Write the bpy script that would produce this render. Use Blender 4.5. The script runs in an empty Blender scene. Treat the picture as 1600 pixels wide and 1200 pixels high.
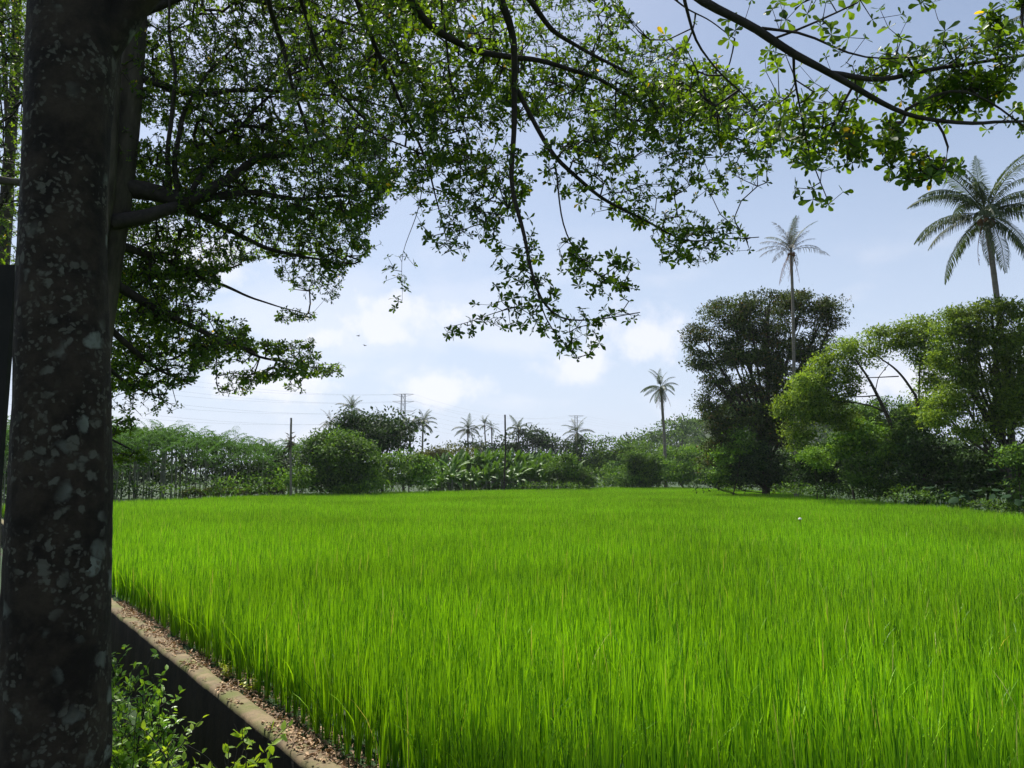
import bpy, math, random
import numpy as np
from mathutils import Vector, Matrix, kdtree, noise
R = math.radians
rng = np.random.default_rng(11)
random.seed(11)
sc = bpy.context.scene
C = sc.collection

# ---------------------------------------------------------------- camera
F = 1178.0
PITCH = math.atan(140 / F)
CAMZ = 2.4
cd = bpy.data.cameras.new("camera")
cam = bpy.data.objects.new("camera", cd)
C.objects.link(cam)
cd.sensor_width = 36
cd.lens = 36 * F / 1600
cd.clip_start = 0.05
cd.clip_end = 6000
cam.location = (0, 0, CAMZ)
cam.rotation_euler = (R(90) + PITCH, 0, 0)
sc.camera = cam

# ---------------------------------------------------------------- light
SUN_EL, SUN_AZ = R(58), R(-27)          # azimuth from +Y, positive to the right
w = bpy.data.worlds.new("World")
sc.world = w
w.use_nodes = True
nt = w.node_tree
nt.nodes.clear()
def N(t, kind, **kw):
    n = t.nodes.new(kind)
    for k, v in kw.items():
        if k == 'ins':
            for a, b in v.items():
                n.inputs[a].default_value = b
        else:
            setattr(n, k, v)
    return n
def L(t, a, b):
    t.links.new(a, b)
sky = N(nt, 'ShaderNodeTexSky', sky_type='NISHITA')
sky.sun_disc = False
sky.sun_elevation = SUN_EL
sky.sun_rotation = SUN_AZ
sky.dust_density = 1.6
sky.air_density = 1.0
sky.ozone_density = 1.6
SKY_STRENGTH = 0.075
out = N(nt, 'ShaderNodeOutputWorld')
bg = N(nt, 'ShaderNodeBackground')
bg.inputs['Strength'].default_value = SKY_STRENGTH
tc = N(nt, 'ShaderNodeTexCoord')
sep = N(nt, 'ShaderNodeSeparateXYZ')
L(nt, tc.outputs['Generated'], sep.inputs[0])
# soft fair-weather clouds: two noises in direction space, squeezed flat, thicker low over the horizon
mp = N(nt, 'ShaderNodeMapping')
mp.inputs['Scale'].default_value = (1.0, 1.0, 2.3)
mp.inputs['Location'].default_value = (0.32, 0.1, 0.06)
L(nt, tc.outputs['Generated'], mp.inputs[0])
n1 = N(nt, 'ShaderNodeTexNoise', ins={'Scale': 4.2, 'Detail': 9.0, 'Roughness': 0.52, 'Distortion': 0.25})
L(nt, mp.outputs[0], n1.inputs['Vector'])
r1 = N(nt, 'ShaderNodeMapRange', interpolation_type='SMOOTHSTEP', ins={'From Min': 0.50, 'From Max': 0.66})
L(nt, n1.outputs['Fac'], r1.inputs['Value'])
band = N(nt, 'ShaderNodeMapRange', interpolation_type='SMOOTHSTEP', ins={'From Min': 0.36, 'From Max': 0.14})
L(nt, sep.outputs['Z'], band.inputs['Value'])
mul = N(nt, 'ShaderNodeMath', operation='MULTIPLY')
L(nt, r1.outputs[0], mul.inputs[0]); L(nt, band.outputs[0], mul.inputs[1])
mul2 = N(nt, 'ShaderNodeMath', operation='MULTIPLY')
mul2.inputs[1].default_value = 0.35
L(nt, mul.outputs[0], mul2.inputs[0])
az = N(nt, 'ShaderNodeMath', operation='ARCTAN2'); L(nt, sep.outputs['X'], az.inputs[0]); L(nt, sep.outputs['Y'], az.inputs[1])
el = N(nt, 'ShaderNodeMath', operation='ARCSINE'); L(nt, sep.outputs['Z'], el.inputs[0])
n2 = N(nt, 'ShaderNodeTexNoise', ins={'Scale': 16.0, 'Detail': 9.0, 'Roughness': 0.58})
L(nt, tc.outputs['Generated'], n2.inputs['Vector'])
puffs = None
# low cumulus banks standing at these bearings (azimuth, elevation, half width, half height; degrees)
for a_, e_, w_, h_ in ((-7.5, 12.0, 6.0, 2.2), (-10.5, 11.2, 4.2, 1.6), (9.5, 10.3, 4.2, 2.4), (5.0, 8.0, 4.0, 1.6), (-6.2, 6.6, 5.2, 1.7), (-14.5, 10.0, 3.6, 1.5), (-17.5, 6.5, 5.5, 1.6), (-24, 15, 6, 2.5), (27, 6, 6, 1.8),
                       (-48, 12, 8, 3), (-75, 9, 9, 3), (52, 10, 8, 3), (80, 13, 9, 3), (120, 10, 10, 3), (165, 12, 10, 3), (-120, 11, 10, 3)):
    dx = N(nt, 'ShaderNodeMath', operation='MULTIPLY_ADD'); dx.inputs[1].default_value = 1 / R(w_); dx.inputs[2].default_value = -a_ / w_; L(nt, az.outputs[0], dx.inputs[0])
    dy = N(nt, 'ShaderNodeMath', operation='MULTIPLY_ADD'); dy.inputs[1].default_value = 1 / R(h_); dy.inputs[2].default_value = -e_ / h_; L(nt, el.outputs[0], dy.inputs[0])
    cb = N(nt, 'ShaderNodeCombineXYZ'); L(nt, dx.outputs[0], cb.inputs[0]); L(nt, dy.outputs[0], cb.inputs[1])
    ln = N(nt, 'ShaderNodeVectorMath', operation='LENGTH'); L(nt, cb.outputs[0], ln.inputs[0])
    sb = N(nt, 'ShaderNodeMath', operation='SUBTRACT'); sb.inputs[0].default_value = 1.0; L(nt, ln.outputs['Value'], sb.inputs[1])
    if puffs is None: puffs = sb
    else:
        mx_ = N(nt, 'ShaderNodeMath', operation='MAXIMUM'); L(nt, puffs.outputs[0], mx_.inputs[0]); L(nt, sb.outputs[0], mx_.inputs[1]); puffs = mx_
nn_ = N(nt, 'ShaderNodeMath', operation='MULTIPLY_ADD'); nn_.inputs[1].default_value = 3.2; nn_.inputs[2].default_value = -1.6; L(nt, n2.outputs['Fac'], nn_.inputs[0])
ps = N(nt, 'ShaderNodeMath', operation='ADD'); L(nt, puffs.outputs[0], ps.inputs[0]); L(nt, nn_.outputs[0], ps.inputs[1])
pr0 = N(nt, 'ShaderNodeMapRange', interpolation_type='SMOOTHSTEP', ins={'From Min': -0.05, 'From Max': .85, 'To Max': .6}); L(nt, ps.outputs[0], pr0.inputs['Value'])
mxx = N(nt, 'ShaderNodeMath', operation='MAXIMUM'); L(nt, pr0.outputs[0], mxx.inputs[0]); L(nt, mul2.outputs[0], mxx.inputs[1])
mul2 = mxx
# milky humid air towards the horizon
hz = N(nt, 'ShaderNodeMapRange', interpolation_type='SMOOTHSTEP', ins={'From Min': 0.55, 'From Max': -0.05, 'To Min': 0.16, 'To Max': 0.85})
L(nt, sep.outputs['Z'], hz.inputs['Value'])
mixh = N(nt, 'ShaderNodeMix', data_type='RGBA')
L(nt, hz.outputs[0], mixh.inputs['Factor'])
L(nt, sky.outputs[0], mixh.inputs['A'])
mixh.inputs['B'].default_value = (5.75, 6.55, 8.1, 1)
mixc = N(nt, 'ShaderNodeMix', data_type='RGBA')
L(nt, mul2.outputs[0], mixc.inputs['Factor'])
L(nt, mixh.outputs['Result'], mixc.inputs['A'])
mixc.inputs['B'].default_value = (8.6, 8.45, 8.8, 1)
L(nt, mixc.outputs['Result'], bg.inputs['Color'])
L(nt, bg.outputs[0], out.inputs['Surface'])

sd = bpy.data.lights.new("sun", 'SUN')
sd.energy = 5.0
sd.angle = R(0.5)
sd.color = (1.0, 0.955, 0.88)
so = bpy.data.objects.new("sun", sd)
C.objects.link(so)
sdir = Vector((math.sin(SUN_AZ) * math.cos(SUN_EL), math.cos(SUN_AZ) * math.cos(SUN_EL), math.sin(SUN_EL)))
so.rotation_euler = sdir.to_track_quat('Z', 'Y').to_euler()
so.location = (0, 0, 60)

vs = sc.view_settings
vs.view_transform = 'Standard'
vs.look = 'None'
vs.exposure = 0.75
vs.gamma = 1.0
vs.use_curve_mapping = False
sc.render.film_transparent = False
cy = sc.cycles
cy.max_bounces = 6
cy.diffuse_bounces = 3
cy.glossy_bounces = 2
cy.transmission_bounces = 4
cy.volume_bounces = 0
cy.caustics_reflective = False
cy.caustics_refractive = False
cy.sample_clamp_indirect = 6
cy.use_denoising = True

# ---------------------------------------------------------------- helpers
cp, sp = math.cos(PITCH), math.sin(PITCH)
def P(px, py, d):
    """world point on the sight line of photo pixel (px, py) at forward distance d"""
    u, v = px - 800.0, 600.0 - py
    fwd, up = F * cp - v * sp, v * cp + F * sp
    s = d / fwd
    return np.array((u * s, d, CAMZ + up * s))
def pxm(d):
    return d / F
def ground_z(x, y):
    return 0.0
DD = np.array((-math.sin(R(37.0)), math.cos(R(37.0)), 0.0))      # ditch direction
NN = np.array((DD[1], -DD[0], 0.0))                               # to its right, into the field
def ST(s, t, z=0.0):
    p = DD * s + NN * t
    return np.array((p[0], p[1], z))

class MB:
    def __init__(self):
        self.v, self.f, self.r, self.n = [], [], [], 0
    def add(self, V, Fc, rnd=0.5):
        V = np.asarray(V, dtype=np.float32).reshape(-1, 3)
        Fc = np.asarray(Fc, dtype=np.int64)
        self.v.append(V)
        self.f.append(Fc + self.n)
        r = np.empty(len(V), dtype=np.float32); r[:] = rnd
        self.r.append(r)
        self.n += len(V)
    def tris(self):
        return sum(len(f) * (f.shape[1] - 2) for f in self.f)
    def mesh(self, name, mat, smooth=True):
        me = bpy.data.meshes.new(name)
        V = np.concatenate(self.v)
        ls = np.concatenate([f.ravel() for f in self.f])
        tot = np.concatenate([np.full(len(f), f.shape[1], dtype=np.int32) for f in self.f])
        st = np.concatenate(([0], np.cumsum(tot)[:-1])).astype(np.int32)
        me.vertices.add(len(V)); me.vertices.foreach_set('co', V.ravel())
        me.loops.add(len(ls)); me.loops.foreach_set('vertex_index', ls.astype(np.int32))
        me.polygons.add(len(tot)); me.polygons.foreach_set('loop_start', st)
        me.polygons.foreach_set('loop_total', tot)
        me.polygons.foreach_set('use_smooth', np.full(len(tot), smooth, dtype=bool))
        a = me.attributes.new('rnd', 'FLOAT', 'POINT')
        a.data.foreach_set('value', np.concatenate(self.r))
        me.materials.append(mat)
        me.update(calc_edges=True)
        return me
    def build(self, name, mat, parent=None, local=False, smooth=True, kind=None):
        return link(name, self.mesh(name, mat, smooth), parent, local, kind)
def link(name, me, parent=None, local=False, kind=None):
    o = bpy.data.objects.new(name, me)
    C.objects.link(o)
    if parent is not None:
        o.parent = parent
        if not local:
            o.matrix_parent_inverse = Matrix.Translation(-parent.location)
    if kind:
        o['kind'] = kind
    return o
def tag(o, label, cat, group=None):
    o['label'] = label; o['category'] = cat
    if group: o['group'] = group
    return o
def thing(name, label, cat, loc, group=None, rz=0.0):
    o = bpy.data.objects.new(name, None)
    C.objects.link(o)
    o.location = tuple(float(c) for c in loc); o.rotation_euler = (0, 0, rz)
    o.empty_display_size = 0.2
    return tag(o, label, cat, group)
def copy_tree(o, label=None):
    c = o.copy(); C.objects.link(c)
    if label: c['label'] = label
    for ch in list(o.children):
        k = ch.copy(); C.objects.link(k); k.parent = c
        for g in list(ch.children):
            q = g.copy(); C.objects.link(q); q.parent = k
    return c

def unit(a):
    a = np.asarray(a, dtype=np.float64)
    return a / np.maximum(np.linalg.norm(a, axis=-1, keepdims=True), 1e-9)
def tube(mb, pts, rad, sides=6, cap=True, rnd=0.5, bump=0.0):
    pts = np.asarray(pts, dtype=np.float64)
    n = len(pts)
    rad = np.broadcast_to(np.asarray(rad, dtype=np.float64), (n,))
    tg = unit(np.gradient(pts, axis=0))
    ref = np.array((0.0, 0.0, 1.0)) if abs(tg[0][2]) < 0.9 else np.array((1.0, 0.0, 0.0))
    a = unit(np.cross(tg, ref)); b = np.cross(tg, a)
    th = np.linspace(0, 2 * np.pi, sides, endpoint=False)
    rr = rad[:, None] * np.ones((n, sides))
    if bump:
        rr = rr * (1 + bump * (rng.random((n, sides)) - 0.5))
    V = pts[:, None, :] + rr[..., None] * (np.cos(th)[None, :, None] * a[:, None, :] + np.sin(th)[None, :, None] * b[:, None, :])
    i = np.arange(n - 1)[:, None] * sides; j = np.arange(sides)[None, :]; k = (j + 1) % sides
    Fc = np.stack([i + j, i + k, i + sides + k, i + sides + j], -1).reshape(-1, 4)
    mb.add(V.reshape(-1, 3), Fc, rnd)
    if cap:
        base = (n - 1) * sides
        c = V[-1].mean(0)
        m = mb.n
        mb.add(np.vstack([V[-1], c]), np.stack([np.arange(sides), (np.arange(sides) + 1) % sides, np.full(sides, sides)], -1), rnd)
def smooth_path(pts, n):
    pts = np.asarray(pts, dtype=np.float64)
    d = np.concatenate(([0], np.cumsum(np.linalg.norm(np.diff(pts[:, :3], axis=0), axis=1))))
    t = np.linspace(0, d[-1], n)
    q = np.stack([np.interp(t, d, pts[:, k]) for k in range(pts.shape[1])], -1)
    for _ in range(3):
        q[1:-1] = 0.25 * q[:-2] + 0.5 * q[1:-1] + 0.25 * q[2:]
    return q
def stamp(mb, tv, tf, pos, dirs, nrm, scale, rnd, width=None):
    """stamp a template (x along dirs, z along nrm) at every pos"""
    x = unit(dirs); z = nrm - (nrm * x).sum(-1, keepdims=True) * x; z = unit(z); y = np.cross(z, x)
    s = np.asarray(scale, dtype=np.float64).reshape(-1, 1, 1)
    wd = s if width is None else s * np.asarray(width).reshape(-1, 1, 1)
    V = pos[:, None, :] + s * tv[None, :, 0:1] * x[:, None, :] + wd * tv[None, :, 1:2] * y[:, None, :] + s * tv[None, :, 2:3] * z[:, None, :]
    n, k = len(pos), len(tv)
    for f in tf:
        pass
    off = (np.arange(n) * k)[:, None, None]
    r = np.repeat(np.asarray(rnd, dtype=np.float32), k)
    first = True
    for f in tf:
        f = np.asarray(f)
        Fc = (f[None] + off).reshape(-1, f.shape[1])
        if first:
            mb.add(V.reshape(-1, 3), Fc, r); first = False
            base = mb.n - n * k
        else:
            mb.f.append(Fc + base)
def randdir(n):
    v = rng.normal(size=(n, 3))
    return unit(v)

# leaf templates
OBO_V = np.array([(0, 0, 0), (.4, .11, .02), (.72, .23, .05), (.93, .14, .04), (1, 0, 0), (.93, -.14, .04), (.72, -.23, .05), (.4, -.11, .02), (.4, 0, -.01), (.72, 0, -.015)])
OBO_F = [[(0, 8, 1), (0, 7, 8)], [(8, 9, 2, 1), (9, 4, 3, 2), (7, 6, 9, 8), (6, 5, 4, 9)]]
OBS_V = np.array([(0, 0, 0), (.68, .23, .05), (1, 0, -.02), (.68, -.23, .05)])
RHO_V = np.array([(0, 0, 0), (.45, .24, .06), (1, 0, -.06), (.45, -.24, .06)])
RHO_F = [[(0, 2, 1), (0, 3, 2)]]
OVA_V = np.array([(0, 0, 0), (.3, .22, .05), (.65, .2, .04), (1, 0, -.08), (.65, -.2, .04), (.3, -.22, .05), (.3, 0, 0), (.65, 0, -.02)])
OVA_F = [[(0, 6, 1), (0, 5, 6), (7, 3, 2), (4, 3, 7)], [(6, 7, 2, 1), (5, 4, 7, 6)]]

# ---------------------------------------------------------------- materials
def mat_new(name):
    m = bpy.data.materials.new(name); m.use_nodes = True
    t = m.node_tree; t.nodes.clear()
    o = N(t, 'ShaderNodeOutputMaterial')
    return m, t, o
def leaf_mat(name, dark, light, accent=None, acc_at=0.96, trans=0.4, tint=(1.25, 1.15, 0.5), rough=0.45, spec=0.4, nscale=0.0, namt=0.35):
    m, t, o = mat_new(name)
    at = N(t, 'ShaderNodeAttribute', attribute_name='rnd')
    mx = N(t, 'ShaderNodeMix', data_type='RGBA')
    mx.inputs['A'].default_value = (*dark, 1); mx.inputs['B'].default_value = (*light, 1)
    L(t, at.outputs['Fac'], mx.inputs['Factor'])
    col = mx.outputs['Result']
    if nscale:
        ge = N(t, 'ShaderNodeNewGeometry')
        nz = N(t, 'ShaderNodeTexNoise', ins={'Scale': nscale, 'Detail': 3.0})
        L(t, ge.outputs['Position'], nz.inputs['Vector'])
        mr = N(t, 'ShaderNodeMapRange', ins={'From Min': .3, 'From Max': .7, 'To Min': 1 - namt, 'To Max': 1 + namt})
        L(t, nz.outputs['Fac'], mr.inputs['Value'])
        hs = N(t, 'ShaderNodeHueSaturation')
        L(t, mr.outputs[0], hs.inputs['Value']); L(t, col, hs.inputs['Color'])
        col = hs.outputs[0]
    if accent:
        cmpn = N(t, 'ShaderNodeMath', operation='GREATER_THAN'); cmpn.inputs[1].default_value = acc_at
        L(t, at.outputs['Fac'], cmpn.inputs[0])
        m2 = N(t, 'ShaderNodeMix', data_type='RGBA')
        L(t, cmpn.outputs[0], m2.inputs['Factor']); L(t, col, m2.inputs['A']); m2.inputs['B'].default_value = (*accent, 1)
        col = m2.outputs['Result']
    pr = N(t, 'ShaderNodeBsdfPrincipled')
    pr.inputs['Roughness'].default_value = rough
    pr.inputs['Specular IOR Level'].default_value = spec
    L(t, col, pr.inputs['Base Color'])
    tr = N(t, 'ShaderNodeBsdfTranslucent')
    tm = N(t, 'ShaderNodeMix', data_type='RGBA', blend_type='MULTIPLY')
    tm.inputs['Factor'].default_value = 1.0
    tm.inputs['B'].default_value = (*tint, 1)
    L(t, col, tm.inputs['A']); L(t, tm.outputs['Result'], tr.inputs['Color'])
    ms = N(t, 'ShaderNodeMixShader'); ms.inputs[0].default_value = trans
    L(t, pr.outputs[0], ms.inputs[1]); L(t, tr.outputs[0], ms.inputs[2])
    L(t, ms.outputs[0], o.inputs['Surface'])
    return m
def rough_mat(name, c1, c2, scale=8.0, rough=0.9, bump=0.3, bscale=None, c3=None, c3_at=(0.6, 0.7), c3_scale=3.0, stretch=None, dist=0.02, spec=0.3):
    m, t, o = mat_new(name)
    ge = N(t, 'ShaderNodeNewGeometry')
    vec = ge.outputs['Position']
    if stretch:
        mp_ = N(t, 'ShaderNodeMapping'); mp_.inputs['Scale'].default_value = stretch
        L(t, vec, mp_.inputs[0]); vec = mp_.outputs[0]
    nz = N(t, 'ShaderNodeTexNoise', ins={'Scale': scale, 'Detail': 8.0, 'Roughness': 0.65})
    L(t, vec, nz.inputs['Vector'])
    rp = N(t, 'ShaderNodeMapRange', ins={'From Min': .35, 'From Max': .65})
    L(t, nz.outputs['Fac'], rp.inputs['Value'])
    mx = N(t, 'ShaderNodeMix', data_type='RGBA')
    mx.inputs['A'].default_value = (*c1, 1); mx.inputs['B'].default_value = (*c2, 1)
    L(t, rp.outputs[0], mx.inputs['Factor'])
    col = mx.outputs['Result']
    if c3:
        n3 = N(t, 'ShaderNodeTexNoise', ins={'Scale': c3_scale, 'Detail': 5.0, 'Roughness': 0.6})
        L(t, vec, n3.inputs['Vector'])
        r3 = N(t, 'ShaderNodeMapRange', ins={'From Min': c3_at[0], 'From Max': c3_at[1]})
        L(t, n3.outputs['Fac'], r3.inputs['Value'])
        m3 = N(t, 'ShaderNodeMix', data_type='RGBA'); m3.inputs['B'].default_value = (*c3, 1)
        L(t, r3.outputs[0], m3.inputs['Factor']); L(t, col, m3.inputs['A'])
        col = m3.outputs['Result']
    pr = N(t, 'ShaderNodeBsdfPrincipled')
    pr.inputs['Roughness'].default_value = rough
    pr.inputs['Specular IOR Level'].default_value = spec
    L(t, col, pr.inputs['Base Color'])
    if bump:
        nb = N(t, 'ShaderNodeTexNoise', ins={'Scale': bscale or scale * 3, 'Detail': 6.0, 'Roughness': 0.7})
        L(t, vec, nb.inputs['Vector'])
        bp = N(t, 'ShaderNodeBump'); bp.inputs['Strength'].default_value = bump; bp.inputs['Distance'].default_value = dist
        L(t, nb.outputs['Fac'], bp.inputs['Height']); L(t, bp.outputs[0], pr.inputs['Normal'])
    L(t, pr.outputs[0], o.inputs['Surface'])
    return m

M = {}
M['canopy'] = leaf_mat('shade_tree_leaf', (.016, .044, .008), (.10, .18, .014), accent=(.36, .27, .02), acc_at=.975, trans=.5, tint=(2.5, 2.2, .65), rough=.45, spec=.4)
M['rice'] = leaf_mat('rice_leaf', (.020, .11, .008), (.33, .64, .016), accent=(.50, .50, .16), acc_at=.990, trans=.30, tint=(1.35, 1.25, .35), rough=.5, spec=.25, nscale=.16, namt=.22)
M['bush'] = leaf_mat('hedge_leaf', (.07, .20, .02), (.32, .54, .05), trans=.4, tint=(1.3, 1.2, .5), rough=.4, spec=.5)
M['sprig'] = leaf_mat('young_leaf', (.26, .42, .03), (.42, .58, .05), trans=.45, tint=(1.3, 1.2, .5), rough=.4, spec=.5)
M['weed'] = leaf_mat('weed_leaf', (.28, .36, .04), (.46, .50, .06), trans=.45)
M['far_dark'] = leaf_mat('dark_tree_leaf', (.009, .026, .008), (.06, .12, .024), trans=.2, rough=.65, spec=.15, nscale=.35)
M['far_mid'] = leaf_mat('mid_tree_leaf', (.014, .045, .010), (.13, .25, .028), trans=.3, rough=.65, spec=.15, nscale=.4)
M['far_bright'] = leaf_mat('bright_shrub_leaf', (.022, .08, .010), (.18, .34, .030), trans=.3, rough=.65, spec=.15, nscale=.4)
M['far_olive'] = leaf_mat('olive_tree_leaf', (.05, .07, .018), (.14, .16, .035), trans=.3, rough=.65, spec=.15, nscale=.4)
M['big_tree'] = leaf_mat('big_tree_leaf', (.012, .026, .009), (.10, .15, .024), accent=(.17, .12, .03), acc_at=.94, trans=.22, rough=.65, spec=.15, nscale=.3)
M['feather'] = leaf_mat('feathery_leaf', (.04, .09, .012), (.25, .37, .04), trans=.38, rough=.65, spec=.15, nscale=.3)
M['palm'] = leaf_mat('palm_leaf', (.022, .042, .012), (.075, .115, .03), trans=.3, rough=.55, spec=.3)
M['palm_dry'] = leaf_mat('dry_palm_leaf', (.06, .055, .04), (.14, .125, .09), trans=.2, rough=.6)
M['palm_brown'] = leaf_mat('dead_palm_leaf', (.16, .07, .03), (.26, .14, .07), trans=.2, rough=.7)
M['areca'] = leaf_mat('areca_leaf', (.012, .05, .008), (.09, .21, .024), trans=.35, rough=.75, spec=.05, nscale=.3)
M['banana'] = leaf_mat('banana_leaf', (.02, .07, .010), (.13, .26, .03), trans=.3, rough=.5, spec=.3)
M['taro'] = leaf_mat('taro_leaf', (.012, .035, .015), (.03, .06, .025), trans=.15, rough=.8, spec=.05)
M['litter'] = leaf_mat('dry_leaf', (.11, .06, .028), (.42, .28, .15), trans=.1, rough=.7, tint=(1, .8, .6))
M['soil'] = rough_mat('ground_soil', (.05, .036, .022), (.025, .022, .013), scale=3, bump=.6, bscale=20, c3=(.018, .045, .008), c3_at=(.30, .45), c3_scale=.4)
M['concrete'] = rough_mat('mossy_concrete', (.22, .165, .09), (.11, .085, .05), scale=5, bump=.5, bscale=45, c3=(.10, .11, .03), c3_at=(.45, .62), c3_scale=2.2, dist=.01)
M['ditch'] = rough_mat('ditch_concrete', (.032, .024, .014), (.014, .012, .008), scale=4, bump=.5)  # dirt and algae tone, with the wall face's shade darkened into it
M['bark'] = rough_mat('pale_bark', (.12, .10, .075), (.04, .033, .026), scale=6, bump=.5, bscale=30, stretch=(1, 1, .3))
M['twig'] = rough_mat('twig_bark', (.055, .044, .040), (.03, .025, .022), scale=20, bump=.3, bscale=60)
M['darkbark'] = rough_mat('dark_bark', (.06, .048, .035), (.03, .025, .02), scale=4, bump=.4)
M['palmbark'] = rough_mat('palm_bark', (.22, .19, .16), (.12, .10, .085), scale=3, bump=.4, stretch=(1, 1, 6))
M['arecabark'] = rough_mat('areca_bark', (.20, .20, .15), (.11, .12, .08), scale=3, bump=.2)
M['steel'] = rough_mat('galvanised_steel', (.30, .31, .33), (.24, .25, .27), scale=2, bump=0, rough=.5)
M['wire'] = rough_mat('cable', (.12, .12, .13), (.10, .10, .11), scale=2, bump=0, rough=.5)
M['board'] = rough_mat('dark_board', (.02, .018, .015), (.012, .011, .01), scale=5, bump=.2)
M['white'] = rough_mat('white_plastic', (.6, .6, .55), (.5, .5, .46), scale=5, bump=0, rough=.5)
M['stake'] = rough_mat('brown_stake', (.2, .09, .04), (.14, .06, .03), scale=9, bump=.1)
M['bird'] = rough_mat('dark_feathers', (.05, .05, .05), (.03, .03, .03), scale=9, bump=0)
M['hill'] = rough_mat('hill_ground', (.03, .05, .02), (.02, .035, .015), scale=.3, bump=0)

def lichen_bark():
    m, t, o = mat_new('lichened_bark')
    ge = N(t, 'ShaderNodeNewGeometry')
    nz = N(t, 'ShaderNodeTexNoise', ins={'Scale': 7.0, 'Detail': 9.0, 'Roughness': 0.7})
    L(t, ge.outputs['Position'], nz.inputs['Vector'])
    mx = N(t, 'ShaderNodeMix', data_type='RGBA')
    mx.inputs['A'].default_value = (.012, .0085, .006, 1); mx.inputs['B'].default_value = (.042, .031, .021, 1)
    rp = N(t, 'ShaderNodeMapRange', ins={'From Min': .40, 'From Max': .64})
    L(t, nz.outputs['Fac'], rp.inputs['Value']); L(t, rp.outputs[0], mx.inputs['Factor'])
    col = mx.outputs['Result']
    # round crustose lichen spots at three sizes, ragged by noise, gathered in patches
    dn = N(t, 'ShaderNodeTexNoise', ins={'Scale': 22.0, 'Detail': 4.0})
    L(t, ge.outputs['Position'], dn.inputs['Vector'])
    ad = N(t, 'ShaderNodeVectorMath', operation='MULTIPLY_ADD')
    ad.inputs[1].default_value = (.07, .07, .07)
    L(t, dn.outputs['Color'], ad.inputs[0]); L(t, ge.outputs['Position'], ad.inputs[2])
    for sc_, thr, pick, c in ((12.0, .36, .72, (.15, .16, .135)), (24.0, .36, .52, (.095, .092, .072)), (50.0, .40, .45, (.08, .075, .058))):
        vo = N(t, 'ShaderNodeTexVoronoi', ins={'Scale': sc_, 'Randomness': 1.0})
        L(t, ad.outputs[0], vo.inputs['Vector'])
        lt = N(t, 'ShaderNodeMapRange', ins={'From Min': thr + .09, 'From Max': thr - .07})
        L(t, vo.outputs['Distance'], lt.inputs['Value'])
        sx = N(t, 'ShaderNodeSeparateColor'); L(t, vo.outputs['Color'], sx.inputs[0])
        gt = N(t, 'ShaderNodeMapRange', ins={'From Min': pick, 'From Max': pick + .15})
        L(t, sx.outputs[0], gt.inputs['Value'])
        pn = N(t, 'ShaderNodeTexNoise', ins={'Scale': 3.1, 'Detail': 2.0})
        pm = N(t, 'ShaderNodeMapping'); pm.inputs['Location'].default_value = (sc_, 3.1, sc_ * .3)
        L(t, ge.outputs['Position'], pm.inputs[0]); L(t, pm.outputs[0], pn.inputs['Vector'])
        pr_ = N(t, 'ShaderNodeMapRange', ins={'From Min': .47, 'From Max': .55})
        L(t, pn.outputs['Fac'], pr_.inputs['Value'])
        a1 = N(t, 'ShaderNodeMath', operation='MULTIPLY'); L(t, lt.outputs[0], a1.inputs[0]); L(t, gt.outputs[0], a1.inputs[1])
        a2 = N(t, 'ShaderNodeMath', operation='MULTIPLY'); L(t, a1.outputs[0], a2.inputs[0]); L(t, pr_.outputs[0], a2.inputs[1])
        m3 = N(t, 'ShaderNodeMix', data_type='RGBA'); m3.inputs['B'].default_value = (*c, 1)
        L(t, a2.outputs[0], m3.inputs['Factor']); L(t, col, m3.inputs['A'])
        col = m3.outputs['Result']
    pr = N(t, 'ShaderNodeBsdfPrincipled'); pr.inputs['Roughness'].default_value = .9
    pr.inputs['Specular IOR Level'].default_value = .25
    L(t, col, pr.inputs['Base Color'])
    nb = N(t, 'ShaderNodeTexNoise', ins={'Scale': 45.0, 'Detail': 8.0, 'Roughness': .7})
    L(t, ge.outputs['Position'], nb.inputs['Vector'])
    bp = N(t, 'ShaderNodeBump'); bp.inputs['Strength'].default_value = .7; bp.inputs['Distance'].default_value = .008
    L(t, nb.outputs['Fac'], bp.inputs['Height']); L(t, bp.outputs[0], pr.inputs['Normal'])
    L(t, pr.outputs[0], o.inputs['Surface'])
    return m
M['lichen'] = lichen_bark()

# ---------------------------------------------------------------- ground, ditch
T_PATH, T_IN, T_OUT = 1.12, 2.5, 2.72
def build_ground():
    prof = [(-1500, .8), (-40, .8), (-6, .8), (-1, .82), (.6, .80), (1.1, .76), (T_PATH, .70), (T_PATH + .04, -.85), (1.9, -.9), (T_OUT - .02, -.85), (T_OUT, -.02), (3.4, 0.0), (6, 0), (40, 0), (200, 0), (1500, 0)]
    ss = [-1500, -200, -40] + list(np.arange(-10, 40, .5)) + [60, 100, 200, 400, 1500]
    V = np.array([ST(s, t, z + (random.uniform(-.015, .015) if -2 < t < 4 else 0)) for s in ss for (t, z) in prof])
    k = len(prof); fs = []
    for i in range(len(ss) - 1):
        for j in range(k - 1):
            fs.append((i * k + j, i * k + j + 1, (i + 1) * k + j + 1, (i + 1) * k + j))
    mb = MB(); mb.add(V, np.array(fs))
    o = mb.build('ground', M['soil']); o['kind'] = 'structure'
build_ground()

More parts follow.
